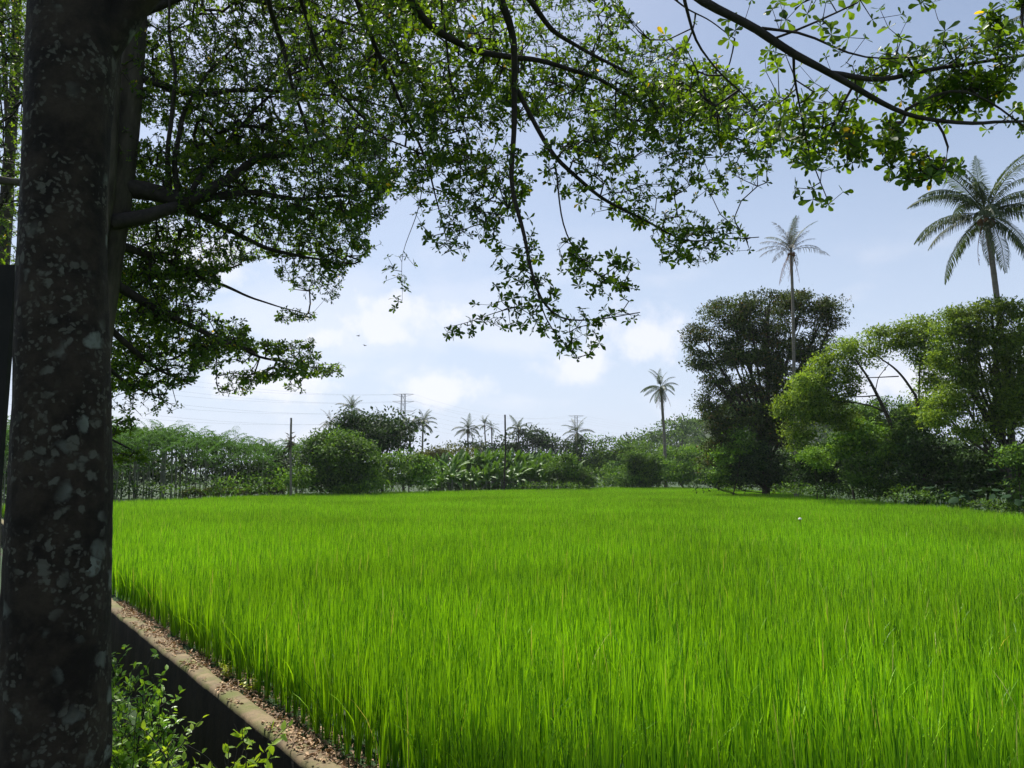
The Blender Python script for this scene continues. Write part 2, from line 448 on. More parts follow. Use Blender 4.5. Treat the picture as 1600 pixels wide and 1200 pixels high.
def build_wall():
    # cast concrete ditch wall with chipped arrises; top 0.1 m over the soil
    ss = np.concatenate([np.arange(-6, 22, .06), np.arange(22, 90, 1.0)])
    prof = [(T_IN, -.9), (T_IN, .05), (T_IN + .012, .092), (T_IN + .06, .10), (T_IN + .13, .103), (T_OUT - .025, .098), (T_OUT - .003, .07), (T_OUT + .003, -.06)]
    k = len(prof); V = []
    for s in ss:
        wob = .016 * noise.noise(Vector((s * 1.7, 0, 0))) + .006 * noise.noise(Vector((s * 9, 3, 0)))
        for j, (t, z) in enumerate(prof):
            ch = .005 * noise.noise(Vector((s * 7, j * 3.1, 1))) if j >= 2 else 0
            V.append(ST(s, t + wob + ch, z + ch * (1 if j < 7 else 0)))
    fs = [(i * k + j, i * k + j + 1, (i + 1) * k + j + 1, (i + 1) * k + j) for i in range(len(ss) - 1) for j in range(k - 1)]
    mb = MB(); mb.add(np.array(V), np.array(fs))
    o = mb.build('ditch_wall', M['concrete'])
    o.data.materials.append(M['ditch'])          # algae-dark face on the ditch side, its shade put into the colour
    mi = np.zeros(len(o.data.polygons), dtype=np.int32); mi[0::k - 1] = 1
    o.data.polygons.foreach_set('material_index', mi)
    tag(o, 'low mossy concrete ditch wall strewn with dry leaves along the field edge', 'wall')
build_wall()
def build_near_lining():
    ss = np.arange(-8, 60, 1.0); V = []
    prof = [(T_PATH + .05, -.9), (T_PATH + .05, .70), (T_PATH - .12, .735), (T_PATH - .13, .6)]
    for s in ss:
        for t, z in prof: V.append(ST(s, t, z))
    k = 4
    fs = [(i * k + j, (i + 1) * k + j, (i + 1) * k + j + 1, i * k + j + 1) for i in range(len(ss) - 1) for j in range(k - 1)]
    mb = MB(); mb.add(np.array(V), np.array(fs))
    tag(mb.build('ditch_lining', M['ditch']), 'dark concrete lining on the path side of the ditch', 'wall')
build_near_lining()

# ---------------------------------------------------------------- rice
FIELD_T0 = 2.88
BACK = [(-200, 905 - 120), (172, 781.5), (460, 770.5), (860, 763), (960, 760.5), (1075, 760.5), (1150, 764), (1210, 767.5), (1300, 775), (1400, 783), (1500, 791), (1600, 800)]
GH = 0.78
def on_tops(px, py):
    d0 = (CAMZ - GH) / (py - 740.0) * F
    return np.array((P(px, py, d0)[0], d0))
FP = [on_tops(*b) for b in BACK[1:]]
dirb = (FP[0] - FP[1]) / np.linalg.norm(FP[0] - FP[1])
left_far = FP[0] + np.array((-12.0, -9.0))
FP = [left_far] + FP + [np.array((21.5, 10.0)), np.array((21.5, -12.0)), np.array((2, -12.0))]
q1 = ST(-10, FIELD_T0); q2 = ST(75, FIELD_T0)
def in_field(x, y):
    t = x * NN[0] + y * NN[1]
    if t < FIELD_T0: return False
    ins = False; n = len(FP); j = n - 1
    for i in range(n):
        xi, yi = FP[i]; xj, yj = FP[j]
        if ((yi > y) != (yj > y)) and x < (xj - xi) * (y - yi) / (yj - yi) + xi: ins = not ins
        j = i
    return ins
def in_region(x, y):
    # polygon is open towards the ditch: test against the back/right boundary only
    t = x * NN[0] + y * NN[1]
    if t < FIELD_T0: return False
    if y < -8: return False
    if x > 0 or True:
        # boundary as a function: interpolate in polar angle
        a = math.atan2(x, y); rr = math.hypot(x, y)
        return rr < float(np.interp(a, FA, FRR))
pts_poly = [left_far] + [on_tops(*b) for b in BACK[1:]] + [np.array((22.0, 20.0)), np.array((22.0, 5.0)), np.array((22, -8.0))]
dense = []
for i in range(len(pts_poly) - 1):
    for u in np.linspace(0, 1, 30): dense.append(pts_poly[i] * (1 - u) + pts_poly[i + 1] * u)
dense = np.array(dense)
FA = np.arctan2(dense[:, 0], dense[:, 1]); FRR = np.hypot(dense[:, 0], dense[:, 1])
od = np.argsort(FA); FA, FRR = FA[od], FRR[od]
FA = np.concatenate(([FA[0] - .4], FA)); FRR = np.concatenate(([FRR[0]], FRR))

def rice_patch(k):
    """one square metre: 5 x 5 hills of upright blades"""
    mb = MB()
    B = []
    for i in range(5):
        for j in range(5):
            hx = (i + .5) * .2 - .5 + rng.normal() * .015; hy = (j + .5) * .2 - .5 + rng.normal() * .015
            nb = rng.integers(24, 33)
            hh = rng.normal(1, .07)
            for b in range(nb):
                a = rng.random() * 2 * np.pi; rr = abs(rng.normal()) * .02
                base = np.array((hx + math.cos(a) * rr, hy + math.sin(a) * rr, 0.0))
                lean = abs(rng.normal()) * .07
                a2 = a + rng.normal() * .6
                dr = np.array((math.cos(a2), math.sin(a2), 0.0))
                Hh = GH * hh * (rng.uniform(.5, .85) if rng.random() < .3 else rng.uniform(.82, 1.07))
                bend = rng.uniform(.0, .06) if rng.random() < .93 else rng.uniform(.12, .3)
                B.append((base, dr, lean, Hh, bend, rng.random(), rng.uniform(.0036, .0062), rng.random() * np.pi))
    ts = np.array((0, .35, .65, .87, 1.0)); wd = np.array((.55, 1, .95, .6, .04))
    n = len(B)
    base = np.array([b[0] for b in B]); dr = np.array([b[1] for b in B]); lean = np.array([b[2] for b in B]); H = np.array([b[3] for b in B]); bend = np.array([b[4] for b in B])
    rn = np.array([b[5] for b in B]); wv = np.array([b[6] for b in B]); tw = np.array([b[7] for b in B])
    side = np.stack([np.cos(tw), np.sin(tw), np.zeros(n)], -1)
    V = np.empty((n, 5, 2, 3))
    for q, t in enumerate(ts):
        c = base + dr * (lean * H * t + bend * t ** 3)[:, None]
        c[:, 2] = H * t * (1 - .25 * bend * 2 * t * t)
        V[:, q, 0] = c - side * (wv * wd[q])[:, None]; V[:, q, 1] = c + side * (wv * wd[q])[:, None]
    fs = np.array([(2 * q, 2 * q + 1, 2 * q + 3, 2 * q + 2) for q in range(4)])
    Fc = (fs[None] + (np.arange(n) * 10)[:, None, None]).reshape(-1, 4)
    mb.add(V.reshape(-1, 3), Fc, np.repeat(rn, 10))
    return bpy.data.objects.new('rice_patch', mb.mesh('rice_patch', M['rice']))
NV = 9
patches = [rice_patch(k) for k in range(NV)]
def rice():
    pts, rot, scl = [], [], []
    bund_a = on_tops(172, 799); bund_b = on_tops(1200, 777)
    bd = (bund_b - bund_a) / np.linalg.norm(bund_b - bund_a); bn = np.array((-bd[1], bd[0]))
    ang = math.atan2(DD[1], DD[0])
    for si in range(-12, 120):
        for ti in range(0, 130):
            s, t = si + .5, FIELD_T0 + ti + .5
            p = ST(s, t)
            if not in_region(p[0], p[1]): continue
            if p[1] < -6: continue
            dist = abs(float(np.dot(np.array((p[0], p[1])) - bund_a, bn)))
            z = 1.0 + .07 * noise.noise(Vector((p[0] * .25, p[1] * .25, 0))) + random.uniform(-.02, .02)
            if dist < .55: z *= .76
            elif dist < 1.3 : z *= 1.03
            pts.append(p); rot.append(ang + random.randrange(4) * math.pi / 2); scl.append((1.02, 1.02, z))
    me = bpy.data.meshes.new('rice_plants')
    me.from_pydata([tuple(p) for p in pts], [], [])
    a = me.attributes.new('rot', 'FLOAT_VECTOR', 'POINT'); a.data.foreach_set('vector', np.array([(0, 0, r) for r in rot], dtype=np.float32).ravel())
    a = me.attributes.new('scl', 'FLOAT_VECTOR', 'POINT'); a.data.foreach_set('vector', np.array(scl, dtype=np.float32).ravel())
    a = me.attributes.new('vid', 'INT', 'POINT'); a.data.foreach_set('value', rng.integers(0, NV, len(pts)).astype(np.int32))
    o = bpy.data.objects.new('rice_plants', me); C.objects.link(o)
    me.materials.append(M['rice'])
    g = bpy.data.node_groups.new('rice_instances', 'GeometryNodeTree')
    g.interface.new_socket('Geometry', in_out='INPUT', socket_type='NodeSocketGeometry')
    g.interface.new_socket('Geometry', in_out='OUTPUT', socket_type='NodeSocketGeometry')
    gi = g.nodes.new('NodeGroupInput'); go = g.nodes.new('NodeGroupOutput')
    ip = g.nodes.new('GeometryNodeInstanceOnPoints'); ip.inputs['Pick Instance'].default_value = True
    jn = g.nodes.new('GeometryNodeJoinGeometry')
    for po in patches:
        oi = g.nodes.new('GeometryNodeObjectInfo'); oi.inputs['Object'].default_value = po
        gt = g.nodes.new('GeometryNodeGeometryToInstance')
        L(g, oi.outputs['Geometry'], gt.inputs[0]); L(g, gt.outputs[0], jn.inputs[0])
    def attr(nm, ty):
        n = g.nodes.new('GeometryNodeInputNamedAttribute'); n.data_type = ty; n.inputs['Name'].default_value = nm
        return n.outputs['Attribute']
    e2r = g.nodes.new('FunctionNodeEulerToRotation')
    L(g, attr('rot', 'FLOAT_VECTOR'), e2r.inputs[0])
    L(g, gi.outputs[0], ip.inputs['Points']); L(g, jn.outputs[0], ip.inputs['Instance'])
    L(g, attr('vid', 'INT'), ip.inputs['Instance Index']); L(g, e2r.outputs[0], ip.inputs['Rotation']); L(g, attr('scl', 'FLOAT_VECTOR'), ip.inputs['Scale'])
    L(g, ip.outputs[0], go.inputs[0])
    md = o.modifiers.new('rice', 'NODES'); md.node_group = g
    o['kind'] = 'stuff'
    tag(o, 'bright green upright rice plants filling the whole paddy field', 'rice')
    print('rice points', len(pts))
rice()

# dry leaves on and beside the wall
def litter():
    mb = MB(); n = 9000
    s = rng.uniform(-2, 16, n); s = s[np.argsort(s)]
    t = np.where(rng.random(n) < .30, rng.uniform(T_IN + .02, T_OUT - .01, n), T_OUT + .02 + np.abs(rng.normal(size=n)) * .2)
    # drifts along the wall
    keep = np.array([noise.noise(Vector((a * 1.9, b * 4, 0))) + (.28 if b > T_OUT else .0) > -.02 for a, b in zip(s, t)])
    s, t = s[keep], t[keep]; n = len(s)
    z = np.where(t < T_OUT, .112, .015 + rng.random(n) * .02)
    pos = DD[None] * s[:, None] + NN[None] * t[:, None]; pos[:, 2] = z
    dr = unit(np.stack([rng.normal(size=n), rng.normal(size=n), rng.normal(size=n) * .25], -1))
    nm = unit(np.stack([rng.normal(size=n) * .5, rng.normal(size=n) * .5, np.ones(n)], -1))
    tv = OVA_V.copy(); tv[:, 2] = np.abs(tv[:, 1]) * .7 - .02
    stamp(mb, tv, OVA_F, pos, dr, nm, rng.uniform(.03, .06, n), rng.random(n))
    o = mb.build('leaf_litter', M['litter'], kind='stuff')
    tag(o, 'pinkish brown dry leaves scattered over the ditch wall and soil beside it', 'dry leaves')
litter()

# ---------------------------------------------------------------- near shade trees
def guide(pts, n=None):
    """(px, py, depth, radius) knots -> smooth world path + radii"""
    q = np.array([list(P(a, b, d)) + [r] for a, b, d, r in pts])
    ln = np.linalg.norm(np.diff(q[:, :3], axis=0), axis=1).sum()
    q = smooth_path(q, n or max(4, int(ln / .06)))
    jig = np.array([[noise.noise(Vector((x[0] * 3, x[1] * 3, x[2] * 3 + k * 7))) for k in range(3)] for x in q]) * .02
    q[1:, :3] += jig[1:]
    return q
def inpoly(px, py, poly):
    poly = np.array(poly); n = len(poly); ins = np.zeros(len(px), bool); j = n - 1
    for i in range(n):
        xi, yi = poly[i]; xj, yj = poly[j]
        c = ((yi > py) != (yj > py)) & (px < (xj - xi) * (py - yi) / (yj - yi + 1e-9) + xi)
        ins ^= c; j = i
    return ins
COVER = 2.6
def targets(poly, d0, d1, cover, gap=0.0, gs=1.6, sy=0.0):
    """rosette positions filling the cone behind an outline; cover = leaf layers, gap = share of 3-D noise gaps"""
    poly = np.array(poly, float); lo, hi = poly.min(0), poly.max(0)
    A = .5 * abs(np.dot(poly[:, 0], np.roll(poly[:, 1], 1)) - np.dot(poly[:, 1], np.roll(poly[:, 0], 1)))
    dm = .5 * (d0 + d1); per = 6.5 * (.046 * F / dm) ** 2 * .46 * .55
    n = int(A * cover * COVER / per)
    out_ = []
    got = 0
    while got < n:
        m = max(64, int((n - got) * 2.5))
        px = rng.uniform(lo[0], hi[0], m); py = rng.uniform(lo[1], hi[1], m)
        k = inpoly(px, py, poly); px, py = px[k], py[k]
        d = rng.uniform(d0, d1, len(px)) + sy * (py - lo[1])
        for a, b, c in zip(px, py, d):
            p = P(a, b, c)
            if gap and noise.noise(Vector((p[0] * gs, p[1] * gs, p[2] * gs * 2.2))) < gap * random.uniform(-.2, 1) * 1.0 - .25: continue
            out_.append(p); got += 1
            if got >= n: break
    return out_
def grow(guides, targs, step=.10):
    """join each target to the nearest wood; returns twig node arrays and the leaf rosettes"""
    nodes = [tuple(p[:3]) for g in guides for p in g]
    nroot = len(nodes)
    parent = [-1] * nroot
    targs = np.array(targs)
    kd = kdtree.KDTree(nroot)
    for i, p in enumerate(nodes): kd.insert(p, i)
    kd.balance()
    dist = np.array([kd.find(tuple(t))[2] for t in targs])
    order = np.argsort(dist)
    ros = []
    B = 60; i0 = 0
    while i0 < len(order):
        kd = kdtree.KDTree(len(nodes))
        for i, p in enumerate(nodes): kd.insert(p, i)
        kd.balance()
        chunk = order[i0:i0 + B]; i0 += B; B = int(B * 1.25) if B < 500 else 500
        for ti in chunk:
            t = targs[ti]
            co, idx, dd = kd.find(tuple(t))
            co = np.array(co)
            if dd < .015: continue
            k = max(1, int(round(dd / step)))
            pr_ = idx
            sag = .12 * dd
            side = rng.normal(size=3) * .09 * dd
            last = co
            for q in range(1, k + 1):
                u = q / k
                p = co * (1 - u) + t * u + (side + np.array((0, 0, -sag))) * (4 * u * (1 - u)) * .5
                nodes.append(tuple(p)); parent.append(pr_); pr_ = len(nodes) - 1
                if q < k and rng.random() < .55: ros.append((p, p - last))
                last = np.array(nodes[parent[pr_]]) if q > 1 else last
                if q < k: last = p
            tip = np.array(nodes[-1]); pre = np.array(nodes[parent[len(nodes) - 1]])
            ros.append((tip, tip - pre))
    return np.array(nodes), np.array(parent), ros, nroot
def twig_mesh(nodes, parent, nroot, r0=.0011, ex=.42):
    n = len(nodes); cnt = np.ones(n)
    for i in range(n - 1, nroot - 1, -1):
        p = parent[i]
        if p >= nroot: cnt[p] += cnt[i]
    idx = np.arange(nroot, n); par = parent[idx]
    ra = r0 * np.minimum(cnt[idx], 400) ** ex
    rb = np.where(par >= nroot, r0 * np.minimum(cnt[np.maximum(par, nroot)], 400) ** ex, ra * 1.15)
    A = nodes[par]; Bp = nodes[idx]
    tg = unit(Bp - A); ref = np.where(np.abs(tg[:, 2:3]) < .9, np.array((0, 0, 1.0))[None], np.array((1.0, 0, 0))[None])
    u = unit(np.cross(tg, ref)); v = np.cross(tg, u)
    S = 4; V = []
    for ring, (c, rr) in enumerate(((A, rb), (Bp + tg * .004, ra))):
        for k in range(S):
            a = 2 * np.pi * k / S
            V.append(c + rr[:, None] * (math.cos(a) * u + math.sin(a) * v))
    V = np.stack(V, 1)
    fs = np.array([(k, (k + 1) % S, S + (k + 1) % S, S + k) for k in range(S)])
    mb = MB(); mb.add(V.reshape(-1, 3), (fs[None] + (np.arange(len(idx)) * 2 * S)[:, None, None]).reshape(-1, 4))
    return mb
def rosette_leaves(ros, length=.046, nmin=4, nmax=8):
    pos, dr, nm, sc_, rn = [], [], [], [], []
    for p, d in ros:
        ax = unit(d * np.array((1, 1, .6)) / (np.linalg.norm(d) + 1e-9) + np.array((0, 0, .55)) + rng.normal(size=3) * .25)
        ref = unit(np.cross(ax, np.array((.3, .9, .1)))); r2 = np.cross(ax, ref)
        k = rng.integers(nmin, nmax + 1); a0 = rng.random() * 6.28
        tone = np.clip(rng.normal(.5, .2), 0, 1); s0 = rng.uniform(.65, 1.25)
        for i in range(k):
            a = a0 + 6.28 * i / k + rng.normal() * .25
            el = rng.uniform(-.25, .65)
            dd = ref * math.cos(a) * math.cos(el) + r2 * math.sin(a) * math.cos(el) + ax * math.sin(el)
            pos.append(p); dr.append(dd); nm.append(ax + rng.normal(size=3) * .3)
            sc_.append(length * s0 * rng.uniform(.5, 1.15)); rn.append(1.0 if rng.random() < .006 else np.clip(tone + rng.normal() * .18, 0, .95))
    return np.array(pos), np.array(dr), np.array(nm), np.array(sc_), np.array(rn)
def project(p):
    p = np.asarray(p); x, y, z = p[:, 0], p[:, 1], p[:, 2] - CAMZ
    dep = y * cp + z * sp; up = -y * sp + z * cp
    return 800 + F * x / dep, 600 - F * up / dep, dep

# --- tree A: the lichened trunk in front and all that grows from it
A_BASE = np.array((P(84, 700, 2.62)[0], 2.62, .8))
def trunk_mesh(path, n, sides, flare=.25, wob=.05, seed=0):
    q = smooth_path(np.array(path, float), n)
    mb = MB(); pts = q[:, :3]; rad = q[:, 3].copy()
    h = pts[:, 2] - pts[0, 2]
    rad = rad * (1 + flare * np.exp(-h / .25))
    tg = unit(np.gradient(pts, axis=0)); a = unit(np.cross(tg, np.array((0, 1.0, 0)))); b = np.cross(tg, a)
    th = np.linspace(0, 2 * np.pi, sides, endpoint=False)
    V = np.empty((n, sides, 3))
    for i in range(n):
        for j in range(sides):
            cx, sx = math.cos(th[j]), math.sin(th[j])
            w_ = 1 + wob * noise.noise(Vector((cx * 1.3 + seed, sx * 1.3, pts[i, 2] * 1.1))) * 1.6 + wob * .5 * noise.noise(Vector((cx * 4 + seed, sx * 4, pts[i, 2] * 5))) + .02 * noise.noise(Vector((cx * 14, sx * 14, pts[i, 2] * 14))) + .02 * noise.noise(Vector((cx * 9, sx * 9, pts[i, 2] * 1.6)))
            V[i, j] = pts[i] + rad[i] * w_ * (cx * a[i] + sx * b[i])
    i = np.arange(n - 1)[:, None] * sides; j = np.arange(sides)[None]; k = (j + 1) % sides
    mb.add(V.reshape(-1, 3), np.stack([i + j, i + k, i + sides + k, i + sides + j], -1).reshape(-1, 4))
    return mb
treeA = thing('shade_tree', 'big shade tree with dark lichen-spotted trunk in the left foreground and branches over the field', 'tree', A_BASE)
tp = lambda px, py, d, r: list(P(px, py, d)) + [r]
trunk_mesh([list(A_BASE) + [.172], tp(84, 1180, 2.62, .164), tp(92, 900, 2.62, .160), tp(98, 600, 2.62, .150), tp(100, 400, 2.64, .146), tp(106, 200, 2.64, .142), tp(118, 40, 2.66, .15), tp(125, -60, 2.66, .15), tp(120, -300, 2.7, .14), tp(140, -900, 2.7, .08)], 230, 84, seed=4).build('trunk', M['lichen'], treeA)
# fork swelling out to the right at the top of the picture
mbk = trunk_mesh([tp(130, 150, 2.66, .04), tp(150, 80, 2.66, .07), tp(195, 10, 2.7, .07), tp(260, -60, 2.7, .07), tp(420, -220, 2.7, .06), tp(560, -380, 2.7, .055)], 40, 24, flare=0, seed=9)
mbk.build('limb', M['lichen'], treeA)
GA = []
GA.append(guide([(300, -110, 2.7, .05), (600, -330, 2.6, .04), (900, -180, 2.6, .03), (1090, 0, 2.7, .0165), (1185, 42, 2.75, .016), (1245, 90, 2.8, .015), (1310, 120, 2.85, .013), (1390, 160, 2.9, .010), (1430, 182, 2.95, .009), (1500, 195, 3.0, .008), (1620, 185, 3.1, .005)]))
GA.append(guide([(1300, 115, 2.85, .012), (1400, 120, 2.95, .010), (1500, 100, 3.05, .008), (1620, 82, 3.2, .005)]))
GA.append(guide([(1415, 172, 2.95, .007), (1470, 140, 2.95, .006), (1540, 150, 3.0, .005), (1620, 215, 3.05, .003)]))
GA.append(guide([(1190, 44, 2.75, .006), (1260, 46, 2.7, .0045), (1310, 88, 2.7, .004), (1380, 92, 2.7, .003), (1440, 85, 2.7, .002)]))
GA.append(guide([(1210, 60, 2.76, .005), (1290, 35, 2.7, .004), (1340, 5, 2.65, .003)]))
GA.append(guide([(1460, 185, 2.98, .006), (1500, 240, 3.0, .004), (1470, 270, 3.0, .003)]))
GA.append(guide([(1335, 130, 2.87, .006), (1315, 180, 2.95, .004), (1290, 225, 3.0, .003)]))
GA.append(guide([(1240, 90, 2.82, .006), (1243, 150, 2.95, .004), (1260, 230, 3.1, .003), (1290, 310, 3.1, .002)]))
GA.append(guide([(560, -300, 3.4, .035), (620, -60, 3.8, .024), (660, 35, 4.0, .022), (740, 80, 4.2, .019), (830, 92, 4.3, .016), (930, 118, 4.5, .012), (1000, 165, 4.6, .010), (1080, 195, 4.8, .007), (1200, 230, 5.0, .004)]))
GA.append(guide([(700, -260, 3.5, .033), (770, -30, 3.8, .024), (800, 50, 4.0, .020), (806, 160, 4.2, .017), (800, 290, 4.3, .014), (812, 350, 4.3, .012), (832, 425, 4.3, .010), (842, 470, 4.3, .008), (880, 505, 4.35, .005), (1000, 490, 4.4, .003)]))
GA.append(guide([(808, 140, 4.2, .015), (838, 200, 4.3, .014), (870, 252, 4.3, .013), (930, 300, 4.4, .011), (1000, 345, 4.5, .008), (1075, 378, 4.6, .005), (1185, 372, 4.7, .003)]))
GA.append(guide([(866, 255, 4.3, .007), (876, 330, 4.3, .005), (898, 400, 4.3, .004), (950, 440, 4.3, .003), (1000, 455, 4.3, .002)]))
GA.append(guide([(840, 460, 4.3, .005), (850, 500, 4.3, .004), (880, 545, 4.3, .003), (900, 560, 4.3, .002)]))
GA.append(guide([(842, 478, 4.3, .004), (790, 480, 4.35, .003), (740, 505, 4.4, .002), (695, 510, 4.4, .0015)]))
GA.append(guide([(812, -30, 3.8, .018), (860, 45, 4.0, .014), (920, 80, 4.2, .010), (1010, 130, 4.4, .007), (1090, 150, 4.6, .005)]))
GA.append(guide([(1066, -20, 3.2, .009), (1080, 30, 3.3, .007), (1085, 70, 3.4, .006), (1130, 120, 3.6, .005), (1200, 190, 3.8, .003)]))
GA.append(guide([(400, -120, 4.2, .025), (415, 0, 4.6, .019), (440, 60, 4.9, .016), (452, 115, 5.0, .014), (478, 195, 5.2, .010), (490, 270, 5.3, .005)]))
GA.append(guide([(440, -100, 4.1, .022), (470, 0, 4.5, .016), (500, 90, 4.8, .013), (540, 160, 5.0, .011), (600, 215, 5.2, .006)]))
GA.append(guide([(520, -150, 4.0, .026), (560, 10, 4.4, .018), (600, 110, 4.7, .014), (640, 190, 4.9, .011), (665, 250, 5.0, .008), (680, 310, 5.0, .005), (700, 385, 5.0, .003)]))
GA.append(guide([(560, 195, 4.9, .006), (640, 235, 4.8, .006), (720, 262, 4.8, .004), (770, 300, 4.8, .003)]))
GA.append(guide([(665, 255, 5.0, .004), (655, 320, 5.0, .003), (630, 390, 5.0, .002), (628, 470, 5.0, .0012)]))
GA.append(guide([(690, 0, 4.0, .009), (700, 120, 4.2, .007), (730, 220, 4.4, .004)]))
for i, g in enumerate(GA):
    mb = MB(); tube(mb, g[:, :3], g[:, 3], 10 if g[0, 3] > .01 else 6, bump=.12)
    mb.build('branch', M['twig'], treeA)
TA = []
def T(poly, d0, d1, cover, gap=.5, gs=1.6): TA.extend(targets(poly, d0, d1, cover, gap, gs))
T([(430, -40), (700, -40), (720, 60), (700, 250), (640, 300), (560, 280), (470, 260), (430, 120)], 4.4, 5.6, .75, .5)
T([(560, -40), (780, -40), (960, 0), (970, 60), (830, 80), (700, 60), (560, 60)], 3.7, 4.6, 1.0)
T([(620, 60), (960, 60), (1010, 110), (1150, 140), (1180, 200), (1100, 245), (960, 250), (860, 240), (760, 260), (640, 250)], 4.0, 5.0, 1.45)
T([(950, 40), (1080, 60), (1200, 150), (1245, 200), (1100, 200), (1000, 130)], 3.5, 4.6, 1.0)
T([(850, -30), (960, -30), (985, 45), (930, 60), (860, 40)], 3.4, 3.9, .8)
T([(600, 240), (780, 240), (840, 280), (800, 340), (720, 330), (640, 320), (590, 300)], 4.4, 5.2, 1.3)
T([(640, 315), (760, 320), (790, 360), (770, 410), (700, 405), (655, 370)], 4.4, 4.9, .9)
T([(740, 330), (830, 340), (850, 400), (800, 440), (750, 420)], 4.2, 4.6, .65)
T([(840, 240), (960, 245), (1040, 290), (1000, 350), (900, 330), (850, 290)], 4.2, 4.8, .7)
T([(940, 240), (1090, 240), (1140, 290), (1200, 290), (1060, 320), (980, 300)], 4.5, 5.0, .7)
T([(960, 320), (1080, 330), (1150, 335), (1150, 350), (1080, 370), (1000, 360)], 4.4, 4.8, 1.2, 0)
T([(1020, 365), (1120, 355), (1190, 360), (1180, 400), (1130, 415), (1030, 412)], 4.4, 4.8, 1.0, .3)
T([(870, 350), (930, 360), (920, 440), (870, 430)], 4.2, 4.6, .6)
T([(880, 395), (990, 395), (1000, 415), (960, 430), (890, 430)], 4.2, 4.5, 1.0, 0)
T([(900, 425), (1005, 440), (995, 470), (930, 478), (905, 460)], 4.2, 4.5, .9, .3)
T([(740, 450), (860, 430), (880, 480), (940, 480), (1003, 485), (1000, 500), (900, 522), (800, 520), (740, 500)], 4.2, 4.5, .85, .2)
T([(686, 500), (742, 500), (742, 528), (690, 528)], 4.3, 4.4, .9, 0)
T([(865, 520), (940, 520), (935, 552), (895, 568), (868, 545)], 4.2, 4.4, 1.0, 0)
T([(590, 400), (680, 395), (640, 430), (600, 440)], 4.9, 5.0, .35, 0)
T([(612, 430), (640, 430), (640, 485), (615, 485)], 4.9, 5.0, .5, 0)
T([(1000, 150), (1180, 170), (1240, 200), (1220, 240), (1100, 250), (1010, 220)], 4.2, 5.0, 1.0)
T([(1040, 225), (1200, 235), (1210, 300), (1160, 295), (1050, 255)], 4.4, 4.9, .55, .6)
T([(1190, 90), (1245, 95), (1350, 190), (1355, 240), (1250, 262), (1190, 240), (1170, 160)], 2.9, 3.3, 1.4)
T([(1240, 180), (1350, 190), (1350, 255), (1270, 275), (1240, 250)], 2.9, 3.2, .9, 0)
T([(1240, 285), (1320, 300), (1318, 325), (1245, 318)], 3.0, 3.15, .8, 0)
T([(1060, -20), (1240, -20), (1240, 40), (1150, 40), (1070, 20)], 2.6, 2.9, .16, 0)
T([(1100, 20), (1240, 70), (1240, 90), (1160, 100)], 2.7, 3.0, .22, 0)
T([(1250, -20), (1480, -20), (1500, 80), (1440, 100), (1300, 100), (1240, 40)], 2.6, 2.9, .30, .2)
T([(1310, 85), (1420, 80), (1610, 20), (1610, 120), (1500, 130), (1400, 140), (1320, 125)], 2.8, 3.2, 1.4, .3)
T([(1540, 20), (1610, -20), (1610, 130), (1560, 120)], 3.0, 3.3, 1.8, .2)
T([(1480, 120), (1610, 110), (1610, 215), (1500, 215), (1430, 200), (1440, 150)], 2.9, 3.2, 2.1, .2)
T([(1385, 190), (1500, 190), (1610, 210), (1605, 232), (1520, 250), (1495, 270), (1445, 285), (1400, 283), (1378, 240)], 2.9, 3.1, 1.6, .2)
T([(1330, 140), (1440, 160), (1430, 210), (1360, 200)], 2.9, 3.1, .5, 0)
T([(560, -40), (900, -40), (1000, 60), (1180, 130), (1100, 180), (900, 200), (700, 200), (560, 180)], 5.6, 7.6, .45, .5)
for bx in range(0, 6):
    T([(350 + bx * 190, -20), (560 + bx * 190, -20), (560 + bx * 190, -240), (350 + bx * 190, -240)], 5.8, 7.8, .35, .5)  # layer above the frame, added to shade the near rice
T([(150, -15), (1330, -15), (1330, -240), (150, -240)], 8.8, 11.0, .8, .8, .7)  # unseen high foliage, placed so its shadow falls on the near rice
# crown carried on unseen above the picture, added to shade trunk and near field
for bx in range(0, 9):
    T([(-300 + bx * 260, -60), (-40 + bx * 260, -60), (-20 + bx * 260, -700), (-320 + bx * 260, -700)], 3.4, 5.8, .14, .5, 1.0)
GA.append(guide([(140, -520, 2.7, .06), (500, -420, 4.2, .04), (760, -200, 6.0, .022), (960, -60, 6.8, .012), (1150, 60, 7.2, .005)]))
GA.append(guide([(500, -420, 4.2, .04), (700, -330, 7.0, .03), (800, -200, 10.0, .02), (900, -100, 11.5, .006)]))
GA.append(guide([(700, -330, 7.0, .03), (1100, -260, 9.5, .02), (1500, -150, 11.0, .008)]))
GA.append(guide([(500, -420, 4.2, .03), (560, -120, 5.8, .02), (640, 20, 6.6, .012), (760, 120, 7.0, .005)]))
GA.append(guide([(760, -220, 6.0, .02), (1200, -230, 6.8, .012), (1500, -150, 7.2, .004)]))
GA.append(guide([(130, -320, 2.7, .06), (-100, -700, 2.9, .03), (-250, -800, 3.2, .015)]))
GA.append(guide([(140, -420, 2.7, .06), (500, -700, 3.6, .03), (900, -650, 4.5, .015), (1500, -600, 5.0, .006)]))
GA.append(guide([(140, -220, 2.7, .05), (400, -420, 3.4, .04), (700, -400, 4.4, .03), (1200, -300, 5.0, .012), (1700, -250, 5.2, .006)]))
for g in GA[-8:]:
    mb = MB(); tube(mb, g[:, :3], g[:, 3], 10, bump=.12); mb.build('branch', M['twig'], treeA)
nodes, par, ros, nroot = grow(GA, TA)
twig_mesh(nodes, par, nroot).build('twigs', M['twig'], treeA, kind='stuff')
pos, dr, nm, sz, rn = rosette_leaves(ros)
px_, py_, dep = project(pos + dr * sz[:, None])
bare = (dep > .3) & (px_ > 5) & (px_ < 1595) & (py_ > 5) & (py_ < 1195)
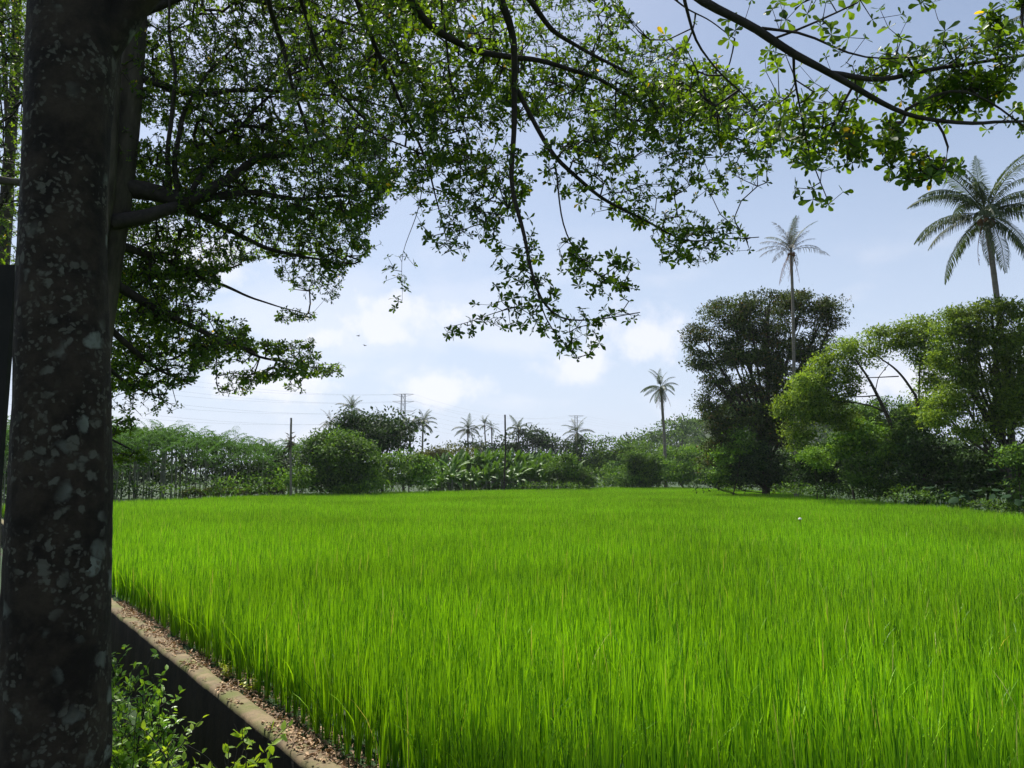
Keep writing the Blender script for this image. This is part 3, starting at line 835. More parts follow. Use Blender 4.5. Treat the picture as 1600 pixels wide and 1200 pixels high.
flat = np.abs((unit(nm) * unit(pos - np.array((0, 0, CAMZ)))).sum(-1))
app = np.where(bare, sz / dep * (.3 + flat), 0)
top = np.argsort(-app)[:300]
keep = np.ones(len(pos), bool); keep[top] = False
near = keep & bare & (dep < 4.25); rest = keep & ~near
mb = MB(); stamp(mb, OBO_V, OBO_F, pos[near], dr[near], nm[near], sz[near], rn[near])
stamp(mb, OBS_V, RHO_F, pos[rest], dr[rest], nm[rest], sz[rest], rn[rest])
mb.build('foliage', M['canopy'], treeA, kind='stuff')
print('tree A leaves', len(pos), 'tris', mb.tris())
lm = []
for k in range(6):
    mb = MB(); stamp(mb, OBO_V, OBO_F, np.zeros((1, 3)), np.array([(1., 0, 0)]), np.array([(0, 0, 1.)]), [1.0], [(.2, .35, .5, .65, .8, .99)[k]])
    lm.append(mb.mesh('leaf', M['canopy']))
def leaf_objects(parent, idx, pos, dr, nm, sz, meshes):
    for i in idx:
        x = unit(dr[i]); z = unit(nm[i] - np.dot(nm[i], x) * x); y = np.cross(z, x)
        m = Matrix(((x[0], y[0], z[0], pos[i][0]), (x[1], y[1], z[1], pos[i][1]), (x[2], y[2], z[2], pos[i][2]), (0, 0, 0, 1))) @ Matrix.Scale(float(sz[i]), 4)
        o = bpy.data.objects.new('leaf', meshes[random.choice([0, 1, 2, 2, 3, 3, 4, 4]) if random.random() > .03 else -1])
        C.objects.link(o); o.parent = parent; o.matrix_parent_inverse = Matrix.Translation(-parent.location)
        o.matrix_basis = m
leaf_objects(treeA, top, pos, dr, nm, sz, lm)

# --- tree B behind it: the dense left mass
B_BASE = np.array((P(115, 700, 6.4)[0], 6.4, .8))
treeB = thing('shade_tree', 'second shade tree just behind the lichened trunk, its dense tiered crown filling the upper left', 'tree', B_BASE)
trunk_mesh([list(B_BASE) + [.15], tp(130, 700, 6.4, .13), tp(165, 420, 6.4, .12), tp(188, 290, 6.4, .115), tp(205, 130, 6.4, .10), tp(215, 0, 6.4, .09), tp(230, -300, 6.4, .06)], 60, 20, seed=2).build('trunk', M['bark'], treeB)
mb = trunk_mesh([tp(150, 420, 6.2, .05), tp(170, 290, 6.2, .06), tp(178, 130, 6.2, .055), tp(183, 0, 6.2, .05), tp(185, -200, 6.2, .03)], 40, 14, flare=0, seed=7)
mb.build('stem', M['bark'], treeB)
GB = []
GB.append(guide([(188, 290, 6.4, .09), (240, 300, 6.5, .075), (290, 315, 6.6, .07), (320, 305, 6.7, .05), (400, 248, 6.9, .035), (440, 242, 7.0, .025), (520, 215, 7.2, .015), (600, 225, 7.4, .006)]))
GB.append(guide([(175, 348, 6.3, .07), (235, 338, 6.4, .06), (290, 318, 6.6, .05)]))
GB.append(guide([(290, 315, 6.6, .045), (380, 300, 7.0, .03), (480, 312, 7.3, .018), (600, 300, 7.6, .006)]))
GB.append(guide([(285, 320, 6.6, .04), (340, 350, 6.9, .028), (420, 390, 7.2, .02), (540, 415, 7.6, .006)]))
GB.append(guide([(280, 320, 6.6, .03), (272, 250, 6.5, .024), (285, 180, 6.5, .02), (320, 120, 6.6, .014), (380, 60, 6.8, .007)]))
GB.append(guide([(265, 310, 6.6, .03), (262, 230, 6.4, .02), (275, 120, 6.3, .016), (262, 40, 6.3, .012), (270, -60, 6.3, .006)]))
GB.append(guide([(290, 310, 6.6, .03), (340, 240, 6.8, .02), (390, 180, 7.0, .014), (450, 120, 7.2, .008), (520, 60, 7.3, .004)]))
GB.append(guide([(160, 430, 6.4, .05), (240, 480, 6.8, .035), (320, 520, 7.2, .024), (400, 555, 7.6, .014), (480, 575, 7.9, .007), (535, 578, 8.0, .003)]))
GB.append(guide([(170, 380, 6.4, .045), (240, 400, 6.8, .03), (310, 430, 7.2, .02), (400, 470, 7.6, .010), (480, 490, 7.9, .004)]))
GB.append(guide([(150, 490, 6.4, .04), (200, 540, 6.7, .025), (250, 580, 7.0, .014), (300, 600, 7.3, .006)]))
GB.append(guide([(215, 20, 6.4, .05), (320, -20, 6.6, .03), (480, 20, 7.0, .02), (640, 60, 7.4, .008)]))
GB.append(guide([(207, 120, 6.4, .04), (300, 150, 6.6, .026), (400, 140, 6.9, .018), (520, 150, 7.2, .010), (620, 170, 7.4, .005)]))
GB.append(guide([(235, 405, 6.8, .016), (230, 440, 6.8, .012), (260, 500, 6.9, .006)]))
GB.append(guide([(100, 640, 6.4, .02), (180, 690, 6.6, .010), (225, 712, 6.7, .003)]))
GB.append(guide([(150, 560, 6.4, .02), (200, 600, 6.7, .012), (240, 620, 6.9, .006), (280, 640, 7.0, .002)]))
for g in GB:
    mb = MB(); tube(mb, g[:, :3], g[:, 3], 10 if g[0, 3] > .03 else 6, bump=.15)
    mb.build('branch', M['twig'], treeB)
TA = []
COVER = 3.7
T([(160, -60), (660, -60), (660, 120), (600, 240), (470, 260), (300, 250), (160, 250)], 6.2, 8.6, 1.2, .45, 1.2)
T([(160, 220), (600, 220), (610, 300), (570, 340), (440, 330), (160, 340)], 6.4, 8.6, 1.5, .45, 1.2)
T([(160, 320), (580, 320), (575, 400), (500, 400), (420, 400), (330, 430), (160, 440)], 6.6, 8.6, 1.5, .5, 1.2)
T([(160, 420), (340, 420), (350, 445), (330, 470), (250, 500), (160, 500)], 6.6, 8.4, 1.7, .35, 1.2)
T([(430, 395), (560, 385), (600, 380), (535, 430), (530, 470), (470, 470), (430, 430)], 7.2, 8.0, .55, .5)
T([(530, 330), (610, 300), (600, 345), (565, 360)], 7.2, 7.6, 1.0, .2)
T([(500, 392), (575, 395), (570, 410), (505, 420)], 7.4, 7.8, 1.2, .2)
T([(440, 480), (498, 488), (490, 500), (430, 505)], 7.6, 7.9, 1.1, .2)
T([(160, 490), (300, 480), (380, 500), (400, 540), (330, 560), (300, 600), (230, 610), (160, 610)], 6.6, 8.2, 1.6, .4, 1.3)
T([(300, 500), (380, 510), (400, 535), (490, 530), (500, 555), (470, 590), (380, 600), (300, 570)], 7.0, 7.9, 1.25, .4)
T([(470, 566), (540, 570), (530, 588), (470, 590)], 7.7, 8.0, 1.5, 0)
T([(330, 580), (400, 590), (390, 620), (340, 615)], 7.4, 7.8, .5, .3)
T([(440, 590), (480, 590), (478, 612), (445, 610)], 7.7, 7.9, .6, 0)
T([(160, 600), (240, 600), (290, 640), (220, 650), (160, 640)], 6.6, 7.2, .45, .3)
T([(160, 650), (215, 655), (210, 672), (160, 690)], 6.6, 7.0, .9, .2)
T([(160, 705), (228, 706), (226, 722), (160, 722)], 6.6, 6.8, 1.2, 0)
T([(-60, -60), (60, -60), (60, 160), (-60, 160)], 7, 9, 1.3, .3)
T([(-60, 160), (40, 160), (40, 420), (-60, 420)], 8, 10, .5, .3)
for bx in range(0, 4):
    T([(-200 + bx * 240, -60), (40 + bx * 240, -60), (20 + bx * 240, -420), (-200 + bx * 240, -420)], 6.0, 9.0, .18, .5, .8)
GB.append(guide([(225, -160, 6.4, .05), (100, -250, 7.0, .03), (-40, -60, 7.8, .016), (0, 120, 8.4, .01), (10, 300, 8.8, .005)]))
GB.append(guide([(225, -200, 6.4, .05), (420, -280, 7.0, .03), (700, -220, 7.8, .012)]))
for g in GB[-2:]:
    mb = MB(); tube(mb, g[:, :3], g[:, 3], 8, bump=.12); mb.build('branch', M['twig'], treeB)
nodes, par, ros, nroot = grow(GB, TA, .14)
twig_mesh(nodes, par, nroot, r0=.0014).build('twigs', M['twig'], treeB, kind='stuff')
pos, dr, nm, sz, rn = rosette_leaves(ros, .047)
px_, py_, dep = project(pos)
app = np.where((px_ > 5) & (px_ < 1595) & (py_ > 5), sz / dep, 0)
top = np.argsort(-app)[:300]
keep = np.ones(len(pos), bool); keep[top] = False
mb = MB(); stamp(mb, OBS_V, RHO_F, pos[keep], dr[keep], nm[keep], sz[keep], rn[keep])
mb.build('foliage', M['canopy'], treeB, kind='stuff')
leaf_objects(treeB, top, pos, dr, nm, sz, lm)
print('tree B leaves', len(pos), 'tris', mb.tris())

# --- tree C: slender pale stems at the far left edge
C_BASE = np.array((P(4, 700, 9.3)[0], 9.3, .8))
treeC = thing('shade_tree', 'slender pale-stemmed tree glimpsed left of the lichened trunk at the picture edge', 'tree', C_BASE)
trunk_mesh([list(C_BASE) + [.09], tp(2, 430, 9.3, .075), tp(10, 300, 9.3, .07), tp(24, 120, 9.3, .06), tp(28, -40, 9.3, .05), tp(30, -300, 9.3, .02)], 50, 12, seed=21).build('trunk', M['bark'], treeC)
trunk_mesh([tp(8, 440, 9.4, .04), tp(18, 300, 9.5, .04), tp(8, 120, 9.6, .03), tp(0, -40, 9.6, .02)], 30, 8, flare=0, seed=22).build('stem', M['bark'], treeC)
mb = MB(); n = 9000
ctr = P(-260, -120, 10.5); pos = ctr + randdir(n) * (rng.random(n) ** .4)[:, None] * np.array((2.6, 2.4, 1.9))
gC = [guide([(26, 0, 9.3, .04), (-200, -100, 10.2, .02), (-420, -160, 11, .01)]), guide([(28, -200, 9.3, .03), (-260, -300, 10.5, .02), (-330, -330, 11.5, .01)])]
for g in gC:
    m2 = MB(); tube(m2, g[:, :3], g[:, 3], 6); m2.build('branch', M['twig'], treeC)
stamp(mb, OBS_V, RHO_F, pos, randdir(n), randdir(n) + np.array((0, 0, 1.0)), rng.uniform(.045, .07, n), rng.random(n) * .95)
mb.build('foliage', M['canopy'], treeC, kind='stuff')
# sunlit cut stub and a dark board at the left edge
mb = MB(); q = smooth_path([tp(-60, 276, 5.0, .03), tp(-10, 280, 5.0, .028), tp(34, 286, 5.0, .024)], 14)
tube(mb, q[:, :3], q[:, 3], 10, bump=.2)
q = smooth_path([tp(-60, 276, 5.0, .03), tp(-64, 500, 5.0, .032), tp(-68, 900, 5.0, .034), tp(-70, 1140, 5.0, .034)], 20)
tube(mb, q[:, :3], q[:, 3], 10, bump=.1)
tag(mb.build('cut_limb', M['bark']), 'sunlit reddish brown cut limb poking in from the left picture edge', 'branch')
def boxv(mb, lo, hi):
    (x0, y0, z0), (x1, y1, z1) = lo, hi
    V = [(x, y, z) for x in (x0, x1) for y in (y0, y1) for z in (z0, z1)]
    mb.add(V, [(0, 1, 3, 2), (4, 6, 7, 5), (0, 4, 5, 1), (2, 3, 7, 6), (0, 2, 6, 4), (1, 5, 7, 3)])
b0 = P(27, 415, 4.4); b1 = P(27, 955, 4.4)
bt = thing('notice_board', 'flat dark board standing beside the lichened trunk at the left picture edge', 'board', (b0[0] - .6, 4.4, .8))
mb = MB(); boxv(mb, (b0[0] - 1.2, 4.38, b1[2]), (b0[0], 4.42, b0[2])); mb.build('panel', M['board'], bt, smooth=False)
for dx in (-1.05, -.15):
    mb = MB(); boxv(mb, (b0[0] + dx - .03, 4.425, .8), (b0[0] + dx + .03, 4.48, b0[2] - .1)); mb.build('post', M['board'], bt, smooth=False)

# ---------------------------------------------------------------- foreground bush and sprigs
def shrub_near(name, label, stems, spread, mat, leaf=.035, nleaf=40, low=.35, foot=None):
    """stems: (px, py, depth) tips rising from a shared base"""
    tips = [P(*s) for s in stems]
    c = np.mean(tips, axis=0)
    base = np.array((c[0], c[1], .72 if np.dot(c, NN) < T_PATH else -.85))
    o = thing(name, label, 'bush', base)
    wood = MB(); pos, dr, nm, sz, rn = [], [], [], [], []
    for tpp in tips:
        st = base + (tpp - base) * np.array((.55, .55, 0)) + np.array((rng.normal() * .05, rng.normal() * .05, 0))
        mid = st * .45 + tpp * .55 + rng.normal(size=3) * .04
        q = smooth_path(np.array([st, mid, tpp]), 14)
        tube(wood, q, np.linspace(.006, .0015, 14), 5)
        for sub in range(spread):
            u = rng.uniform(low, .98); b = q[int(u * 13)]
            e = b + unit(rng.normal(size=3) + np.array((0, 0, .8)) + (tpp - st) * .8) * rng.uniform(.08, .2)
            qq = smooth_path(np.array([b, (b + e) / 2 + rng.normal(size=3) * .01, e]), 6)
            tube(wood, qq, np.linspace(.0022, .001, 6), 4)
            for k in range(rng.integers(6, 11)):
                f = rng.uniform(.2, 1); p = b * (1 - f) + e * f
                d = unit(unit(e - b) * rng.uniform(.3, .9) + rng.normal(size=3) * .7)
                pos.append(p); dr.append(d); nm.append(np.array((0, 0, 1.)) + rng.normal(size=3) * .45); sz.append(leaf * rng.uniform(.6, 1.2)); rn.append(np.clip(f * .7 + rng.normal() * .2, 0, 1))
        for k in range(nleaf // 2):
            f = k / (nleaf / 2); i_ = int(5 + f * 8); p = q[i_]
            a = k * 2.4; d = unit(unit(q[-1] - q[-4]) * (.5 + f * .5) + np.array((math.cos(a), math.sin(a), .1)) * (1.1 - f * .5))
            pos.append(p); dr.append(d); nm.append(np.array((0, 0, 1.)) + rng.normal(size=3) * .25); sz.append(leaf * rng.uniform(.8, 1.3)); rn.append(np.clip(.4 + f * .5, 0, 1))
    wood.build('stems', M['twig'], o, kind='stuff')
    pos, dr, nm, sz, rn = map(np.array, (pos, dr, nm, sz, rn))
    lms = []
    for k in range(5):
        mb = MB(); stamp(mb, OVA_V, OVA_F, np.zeros((1, 3)), np.array([(1., 0, 0)]), np.array([(0, 0, 1.)]), [1.0], [.1 + .2 * k]); lms.append(mb.mesh('leaf', mat))
    a_, b_, dep = project(pos)
    vis = np.where((a_ > 160) & (b_ < 1200) & (dep > 0), sz / np.maximum(dep, .1), 0)
    top = np.argsort(-vis)[:min(300, len(pos))]; top = top[vis[top] > 0]
    keep = np.ones(len(pos), bool); keep[top] = False
    for i in top:
        pass
    saved = random.random
    leaf_objects_r(o, top, pos, dr, nm, sz, rn, lms)
    if keep.any():
        mb = MB(); stamp(mb, OVA_V, OVA_F, pos[keep], dr[keep], nm[keep], sz[keep], rn[keep]); mb.build('foliage', mat, o, kind='stuff')
    return o
def leaf_objects_r(parent, idx, pos, dr, nm, sz, rn, meshes):
    K = len(meshes)
    for i in idx:
        x = unit(dr[i]); z = unit(nm[i] - np.dot(nm[i], x) * x); y = np.cross(z, x)
        o = bpy.data.objects.new('leaf', meshes[min(K - 1, int(rn[i] * K))])
        C.objects.link(o); o.parent = parent; o.matrix_parent_inverse = Matrix.Translation(-parent.location)
        o.matrix_basis = Matrix(((x[0], y[0], z[0], pos[i][0]), (x[1], y[1], z[1], pos[i][1]), (x[2], y[2], z[2], pos[i][2]), (0, 0, 0, 1))) @ Matrix.Scale(float(sz[i]), 4)
shrub_near('bush', 'leafy green bush growing at the foot of the lichened trunk above the ditch',
           [(185, 1030, 3.5), (205, 1062, 3.3), (238, 1058, 3.2), (262, 1110, 3.1), (180, 1080, 3.3), (215, 1100, 3.2), (240, 1140, 3.0), (190, 1130, 3.1), (160, 1060, 3.4), (150, 1110, 3.3), (215, 1170, 3.0), (175, 1180, 3.0), (225, 1210, 2.9), (120, 1090, 3.4), (250, 1180, 3.0), (190, 1210, 2.9), (200, 1150, 3.1), (170, 1030, 3.6), (165, 1150, 3.0), (230, 1085, 3.1), (205, 1190, 2.8), (255, 1130, 3.1), (170, 1215, 2.8), (240, 1215, 2.8)], 34, M['bush'], .032, 24, .3)
shrub_near('bush', 'bright yellow-green leafy sprig standing alone in front of the dark ditch',
           [(385, 1138, 2.5), (372, 1165, 2.5), (350, 1180, 2.5), (424, 1186, 2.5), (408, 1198, 2.45), (360, 1210, 2.45), (385, 1190, 2.45), (335, 1200, 2.45)], 4, M['sprig'], .036, 18, .75)
shrub_near('bush', 'small yellow-green sprig between the leafy bush and the lone bright sprig',
           [(262, 1160, 2.6), (285, 1185, 2.55), (305, 1195, 2.55), (240, 1185, 2.55), (270, 1200, 2.5)], 5, M['sprig'], .032, 14, .7)
# bits by the ditch
pp = P(247, 1172, 3.15); mb = MB()
gx = np.linspace(-.03, .03, 5); V = [(pp[0] + a, pp[1] + b, pp[2] + .008 * math.sin(a * 120 + b * 70)) for a in gx for b in gx]
mb.add(V, [(i * 5 + j, i * 5 + j + 1, (i + 1) * 5 + j + 1, (i + 1) * 5 + j) for i in range(4) for j in range(4)])
tag(mb.build('paper_scrap', M['white']), 'white scrap of paper caught in the leafy bush by the ditch', 'litter')
mb = MB(); q = smooth_path([P(248, 1160, 3.2), P(268, 1151, 3.4), P(295, 1165, 3.6), P(330, 1185, 3.9), P(360, 1230, 4.0), ST(3.9, 2.35, -.86)], 40); tube(mb, q, .0012, 4)
tag(mb.build('thin_stalk', M['palmbark']), 'thin pale dead stalk arching over the dark ditch beside the bush', 'stalk')

# weeds at the field edge
def weed(px, py, h, label, mat, n=26):
    d0 = (CAMZ - .02) / ((py - 740) / F) * 1.0
    u = P(px, py, 5); k = CAMZ / (CAMZ - u[2]); b = np.array((u[0] * k, u[1] * k, 0.0))
    o = thing('weed', label, 'plant', b, 'weeds between ditch wall and rice')
    wood = MB(); pos, dr, nm, sz, rn = [], [], [], [], []
    for s in range(6):
        tip = b + np.array((rng.normal() * h * .35, rng.normal() * h * .35, h * rng.uniform(.6, 1)))
        q = smooth_path(np.array([b, (b + tip) / 2 + rng.normal(size=3) * .02, tip]), 8); tube(wood, q, np.linspace(.003, .001, 8), 4)
        for k in range(n // 3):
            p = q[rng.integers(2, 8)]
            pos.append(p); dr.append(unit(rng.normal(size=3) * np.array((1, 1, .4)))); nm.append(np.array((0, 0, 1.)) + rng.normal(size=3) * .4); sz.append(rng.uniform(.03, .06)); rn.append(rng.random())
    wood.build('stems', mat, o)
    mb = MB(); stamp(mb, OVA_V, OVA_F, *map(np.array, (pos, dr, nm, sz, rn))); mb.build('leaves', mat, o, kind='stuff')
weed(352, 1062, .22, 'yellow-green broad-leaved weed on the soil beside the ditch wall', M['weed'], 40)
weed(392, 1082, .18, 'small yellowish weed right of the broad-leaved one by the wall', M['weed'], 30)
weed(215, 940, .2, 'short weed at the far visible end of the ditch wall near the trunk', M['weed'], 24)
weed(268, 975, .22, 'thin grassy weed on the soil where the wall runs behind the rice', M['weed'], 20)

# ---------------------------------------------------------------- far vegetation
def crown(lobes, D, leaf, cover=3.5, sheen=.5, depthf=.85, ragged=.18, up=.6, flat=1.0, dj=0.0, tone=(.0, 1.0), acc=0.0, gapf=4.5, gapt=0.0):
    """lobes in photo pixels at distance D -> leaf cloud mesh arrays"""
    mb = MB(); m = pxm(D); leaf = leaf * 1.3
    sub = []
    for (lx, ly, rx, ry) in lobes:
        if min(rx, ry) * m < 3.2 * leaf: sub.append((lx, ly, rx, ry, 0.0)); continue
        sub.append((lx, ly, rx * .84, ry * .84, 0.0))
        for q in range(9):
            a = rng.random() * 6.283; b = rng.uniform(-1, 1); e = math.sqrt(1 - b * b)
            g_ = rng.uniform(.3, .55)
            sub.append((lx + rx * .66 * e * math.cos(a), ly - ry * .66 * b, rx * g_, ry * g_ * .85, rx * .66 * e * math.sin(a) * m))
    for (lx, ly, rx, ry, dyy) in sub:
        ctr = P(lx, ly, D + dyy + rng.normal() * dj * rx * m)
        RX, RZ = rx * m, ry * m * flat; RY = .5 * (RX + RZ) * depthf if RX > 2 * RZ else RX * depthf
        area = math.pi * rx * ry * m * m
        nclump = max(10, int(area * cover * 1.0 / (9 * leaf * leaf * .24)))
        d = randdir(nclump)
        
        rad = np.where(rng.random(nclump) < .35, rng.random(nclump) ** .4, 1 - np.abs(rng.normal(size=nclump)) * ragged) + (rng.random(nclump) < .12) * rng.random(nclump) * .3
        nz = np.array([noise.noise(Vector((v[0] * 2.2 + lx, v[1] * 2.2, v[2] * 2.2 + ly))) for v in d])
        rad = rad * (1 + nz * ragged * 1.3)
        cpos = ctr + d * rad[:, None] * np.array((RX, RY, RZ))
        fq = 1 / (leaf * gapf)
        kp = np.array([noise.noise(Vector((c[0] * fq, c[1] * fq, c[2] * fq * 1.8))) > random.uniform(-.32, .02) + gapt for c in cpos])
        cpos, d, nz = cpos[kp], d[kp], nz[kp]; nclump = len(cpos)
        if nclump == 0: continue
        k = 9
        cs = leaf * 1.5
        off = rng.normal(size=(nclump, k, 3)) * cs * np.array((1.0, 1.0, .28))
        pos = (cpos[:, None] + off).reshape(-1, 3)
        outw = np.repeat(d, k, 0)
        dirs = unit(outw * .6 + rng.normal(size=pos.shape) * .7 + np.array((0, 0, -.15)))
        nrm = outw * (1 - up) + np.array((0, 0, up)) + rng.normal(size=pos.shape) * .45
        tn = np.clip(np.repeat(rng.uniform(tone[0], tone[1], nclump), k) + rng.normal(size=len(pos)) * .15 + .1 * np.repeat(nz, k), 0, .93)
        if acc: 
            a = np.repeat(rng.random(nclump), k) < acc
            tn = np.where(a, 1.0, tn)
        pos[:, 2] = np.maximum(pos[:, 2], .1)
        stamp(mb, RHO_V, RHO_F, pos, dirs, nrm, leaf * rng.uniform(.6, 1.3, len(pos)), tn)
    return mb
TOTAL = 0
def far_tree(name, label, cat, trunk_px, D, lobes, mat, leaf=.25, cover=3.2, tr=.16, wood='darkbark', limbs=True, group=None, extra=None, **kw):
    global TOTAL
    low = max(l[1] + l[3] for l in lobes)
    base = np.array((P(trunk_px, 745, D)[0], D, 0.0))
    o = thing(name, label, cat, base, group)
    mb = crown(lobes, D, leaf, cover, **kw)
    TOTAL += mb.tris()
    mb.build('crown', M[mat], o, kind='stuff')
    t = MB()
    top = min(lobes, key=lambda l: l[1]); tip = P(top[0], top[1] + top[3] * .2, D)
    if tip[2] < 1.2: tip[2] = 1.2
    q = smooth_path(np.array([base, base * .5 + tip * .5 + np.array((rng.normal() * .2, rng.normal() * .2, 0)), tip]), 16)
    tube(t, q, np.linspace(tr, tr * .3, 16), 8, bump=.1)
    t.build('trunk', M[wood], o)
    if limbs:
        t = MB()
        for l in lobes:
            e = P(l[0], l[1], D)
            h = min(max(e[2] * .45, 0), tip[2] * .7)
            st = q[int(np.argmin(np.abs(q[:, 2] - h)))]
            mid = st * .5 + e * .5 + np.array((0, 0, -.1 * np.linalg.norm(e - st))) + rng.normal(size=3) * .1
            qq = smooth_path(np.array([st, mid, e]), 10); tube(t, qq, np.linspace(tr * .45, tr * .12, 10), 6)
            for s in range(5):
                e2 = e + randdir(1)[0] * np.array((l[2], l[2], l[3])) * pxm(D) * .85
                q2 = smooth_path(np.array([qq[rng.integers(4, 9)], (e + e2) / 2, e2]), 7); tube(t, q2, np.linspace(tr * .2, tr * .05, 7), 4)
        t.build('limbs', M[wood], o, kind='stuff')
    return o

# pale tree line behind the areca grove
far_tree('broad_tree', 'pale feathery broad tree rising behind the left part of the palm grove', 'tree', 215, 74, [(190, 688, 50, 24), (240, 690, 50, 20), (285, 700, 40, 18)], 'far_mid', .3)
far_tree('broad_tree', 'low pale tree behind the middle of the palm grove', 'tree', 340, 76, [(330, 700, 45, 14), (375, 702, 42, 16), (400, 712, 35, 16)], 'far_mid', .3)
far_tree('broad_tree', 'hazy tree behind the right end of the palm grove', 'tree', 445, 78, [(430, 712, 35, 14), (460, 715, 25, 14)], 'far_mid', .3)
far_tree('broad_tree', 'tall pale tree behind the grove, mostly hidden by the lichened trunk', 'tree', 60, 74, [(20, 688, 60, 26), (100, 686, 60, 26), (140, 700, 40, 24)], 'far_mid', .35, cover=2.5)
# left-centre group
far_tree('round_tree', 'large rounded bushy tree with olive top and dark base at the grove end', 'tree', 535, 63,
         [(535, 712, 56, 42), (505, 722, 32, 42), (568, 728, 30, 38), (530, 750, 58, 20), (525, 690, 36, 20), (495, 700, 22, 20)], 'far_mid', .2, cover=4.5, ragged=.10)
far_tree('dark_tree', 'dark bushy tree crowned by a palm top behind the rounded tree', 'tree', 552, 76, [(548, 655, 22, 20), (560, 672, 34, 22), (540, 665, 20, 16)], 'far_dark', .26, cover=4)
far_tree('dark_tree', 'widest dark tree of the cluster under the pylon', 'tree', 600, 79, [(595, 668, 34, 22), (610, 690, 40, 26), (580, 690, 32, 22)], 'far_dark', .26, cover=4)
far_tree('dark_tree', 'dark coarse-leaved tree right of the cluster, directly below the pylon', 'tree', 632, 81, [(612, 650, 24, 12), (635, 662, 16, 16), (640, 685, 13, 22), (625, 675, 18, 20)], 'far_dark', .42, cover=3)
far_tree('shrub', 'bright green rounded shrub right of the large rounded tree', 'shrub', 603, 67, [(603, 738, 32, 28), (585, 748, 25, 20)], 'far_bright', .2, tr=.07)
far_tree('shrub', 'taller green shrub between the rounded tree and the banana clump', 'shrub', 640, 68, [(640, 732, 30, 32), (660, 738, 20, 28)], 'far_bright', .2, tr=.07)
far_tree('shrub', 'low creeping shrub at the foot of the large rounded tree', 'shrub', 560, 61, [(560, 762, 36, 9), (585, 758, 24, 10), (535, 765, 20, 6)], 'far_bright', .16, tr=.04, limbs=False)
far_tree('olive_tree', 'olive-brown tree behind the left end of the banana clump', 'tree', 688, 88, [(690, 707, 24, 15), (668, 718, 22, 16), (650, 728, 20, 14)], 'far_olive', .26, cover=4)
far_tree('olive_tree', 'small olive tree top just right of the larger olive-brown tree', 'tree', 714, 92, [(712, 705, 15, 10), (730, 712, 16, 10)], 'far_olive', .26, cover=4)
for i, (x, lb, lob) in enumerate([
    (745, 'hazy tree behind the banana clump under the paired palms', [(755, 694, 24, 10), (738, 700, 20, 10)]),
    (800, 'grey-green hazy tree right of the bare pole', [(805, 690, 24, 14), (785, 695, 18, 10), (795, 706, 36, 12)]),
    (835, 'round hazy tree behind the middle of the banana clump', [(836, 684, 20, 18), (850, 690, 16, 14), (840, 705, 40, 14)]),
    (870, 'low dark hazy tree behind the right part of the banana clump', [(868, 694, 26, 8), (885, 700, 16, 10), (880, 708, 26, 12)])]):
    far_tree('hazy_tree', lb, 'tree', x, 150, lob, 'far_dark', .5, cover=4)
far_tree('shrub', 'dense green shrub at the right end of the banana clump', 'shrub', 905, 84, [(900, 742, 26, 22), (880, 728, 24, 18), (918, 750, 14, 14)], 'far_mid', .22, tr=.08, cover=4)
far_tree('umbrella_tree', 'flat-topped umbrella tree right of the vine-covered palm', 'tree', 945, 118, [(940, 688, 34, 9), (920, 703, 26, 10), (965, 700, 30, 11), (950, 722, 38, 20), (925, 730, 24, 18), (985, 712, 24, 16)], 'far_mid', .34, cover=4)
far_tree('umbrella_tree', 'second flat-topped tree behind the dark rounded bush', 'tree', 1000, 132, [(1000, 698, 32, 9), (1020, 708, 32, 12), (990, 718, 30, 16)], 'far_mid', .36, cover=4)
far_tree('small_tree', 'small pale tree standing in the gap left of the dark rounded bush', 'tree', 957, 98, [(957, 729, 13, 8), (952, 738, 16, 8)], 'far_bright', .22, tr=.08)
far_tree('shrub', 'patch of pale low shrub in the gap at the field end', 'shrub', 945, 96, [(935, 755, 26, 8), (960, 750, 22, 12)], 'far_bright', .2, tr=.05, limbs=False)
far_tree('round_bush', 'dark rounded bush left of the lone coconut palm', 'bush', 1003, 90, [(1008, 738, 34, 24), (1000, 717, 28, 14), (985, 745, 20, 18), (1028, 730, 18, 18)], 'far_mid', .22, cover=5, tr=.12, ragged=.1)
far_tree('shrub', 'wide sunlit scrub behind the lone coconut palm', 'shrub', 1070, 108, [(1060, 712, 40, 12), (1095, 708, 40, 14), (1125, 712, 30, 16), (1040, 706, 22, 8)], 'far_bright', .3, cover=4, tr=.1)
far_tree('shrub', 'tangled green shrub right of the lone coconut palm', 'shrub', 1075, 88, [(1068, 742, 32, 18), (1095, 738, 30, 22), (1050, 735, 18, 16)], 'far_bright', .22, cover=4, tr=.08)
far_tree('shrub', 'vine-draped shrub at the left foot of the big dark tree', 'shrub', 1122, 74, [(1122, 735, 26, 28), (1140, 745, 24, 18)], 'far_bright', .2, cover=4, tr=.08)
far_tree('shrub', 'low sunlit yellow-green shrub at the field edge below the big dark tree', 'shrub', 1155, 64, [(1155, 752, 22, 12), (1165, 742, 14, 10)], 'far_bright', .2, cover=3.5, tr=.05, limbs=False, tone=(.6, 1))
# ground-hugging growth along the far edge
for i, (x, lb) in enumerate([(690, 'low weeds under the left end of the banana clump'), (780, 'low weeds at the foot of the bare pole'), (860, 'low weeds under the right end of the banana clump')]):
    far_tree('undergrowth', lb, 'plants', x, 80, [(x - 20, 761, 30, 5), (x + 25, 760, 32, 5)], 'far_mid', .2, cover=4, tr=.03, limbs=False)

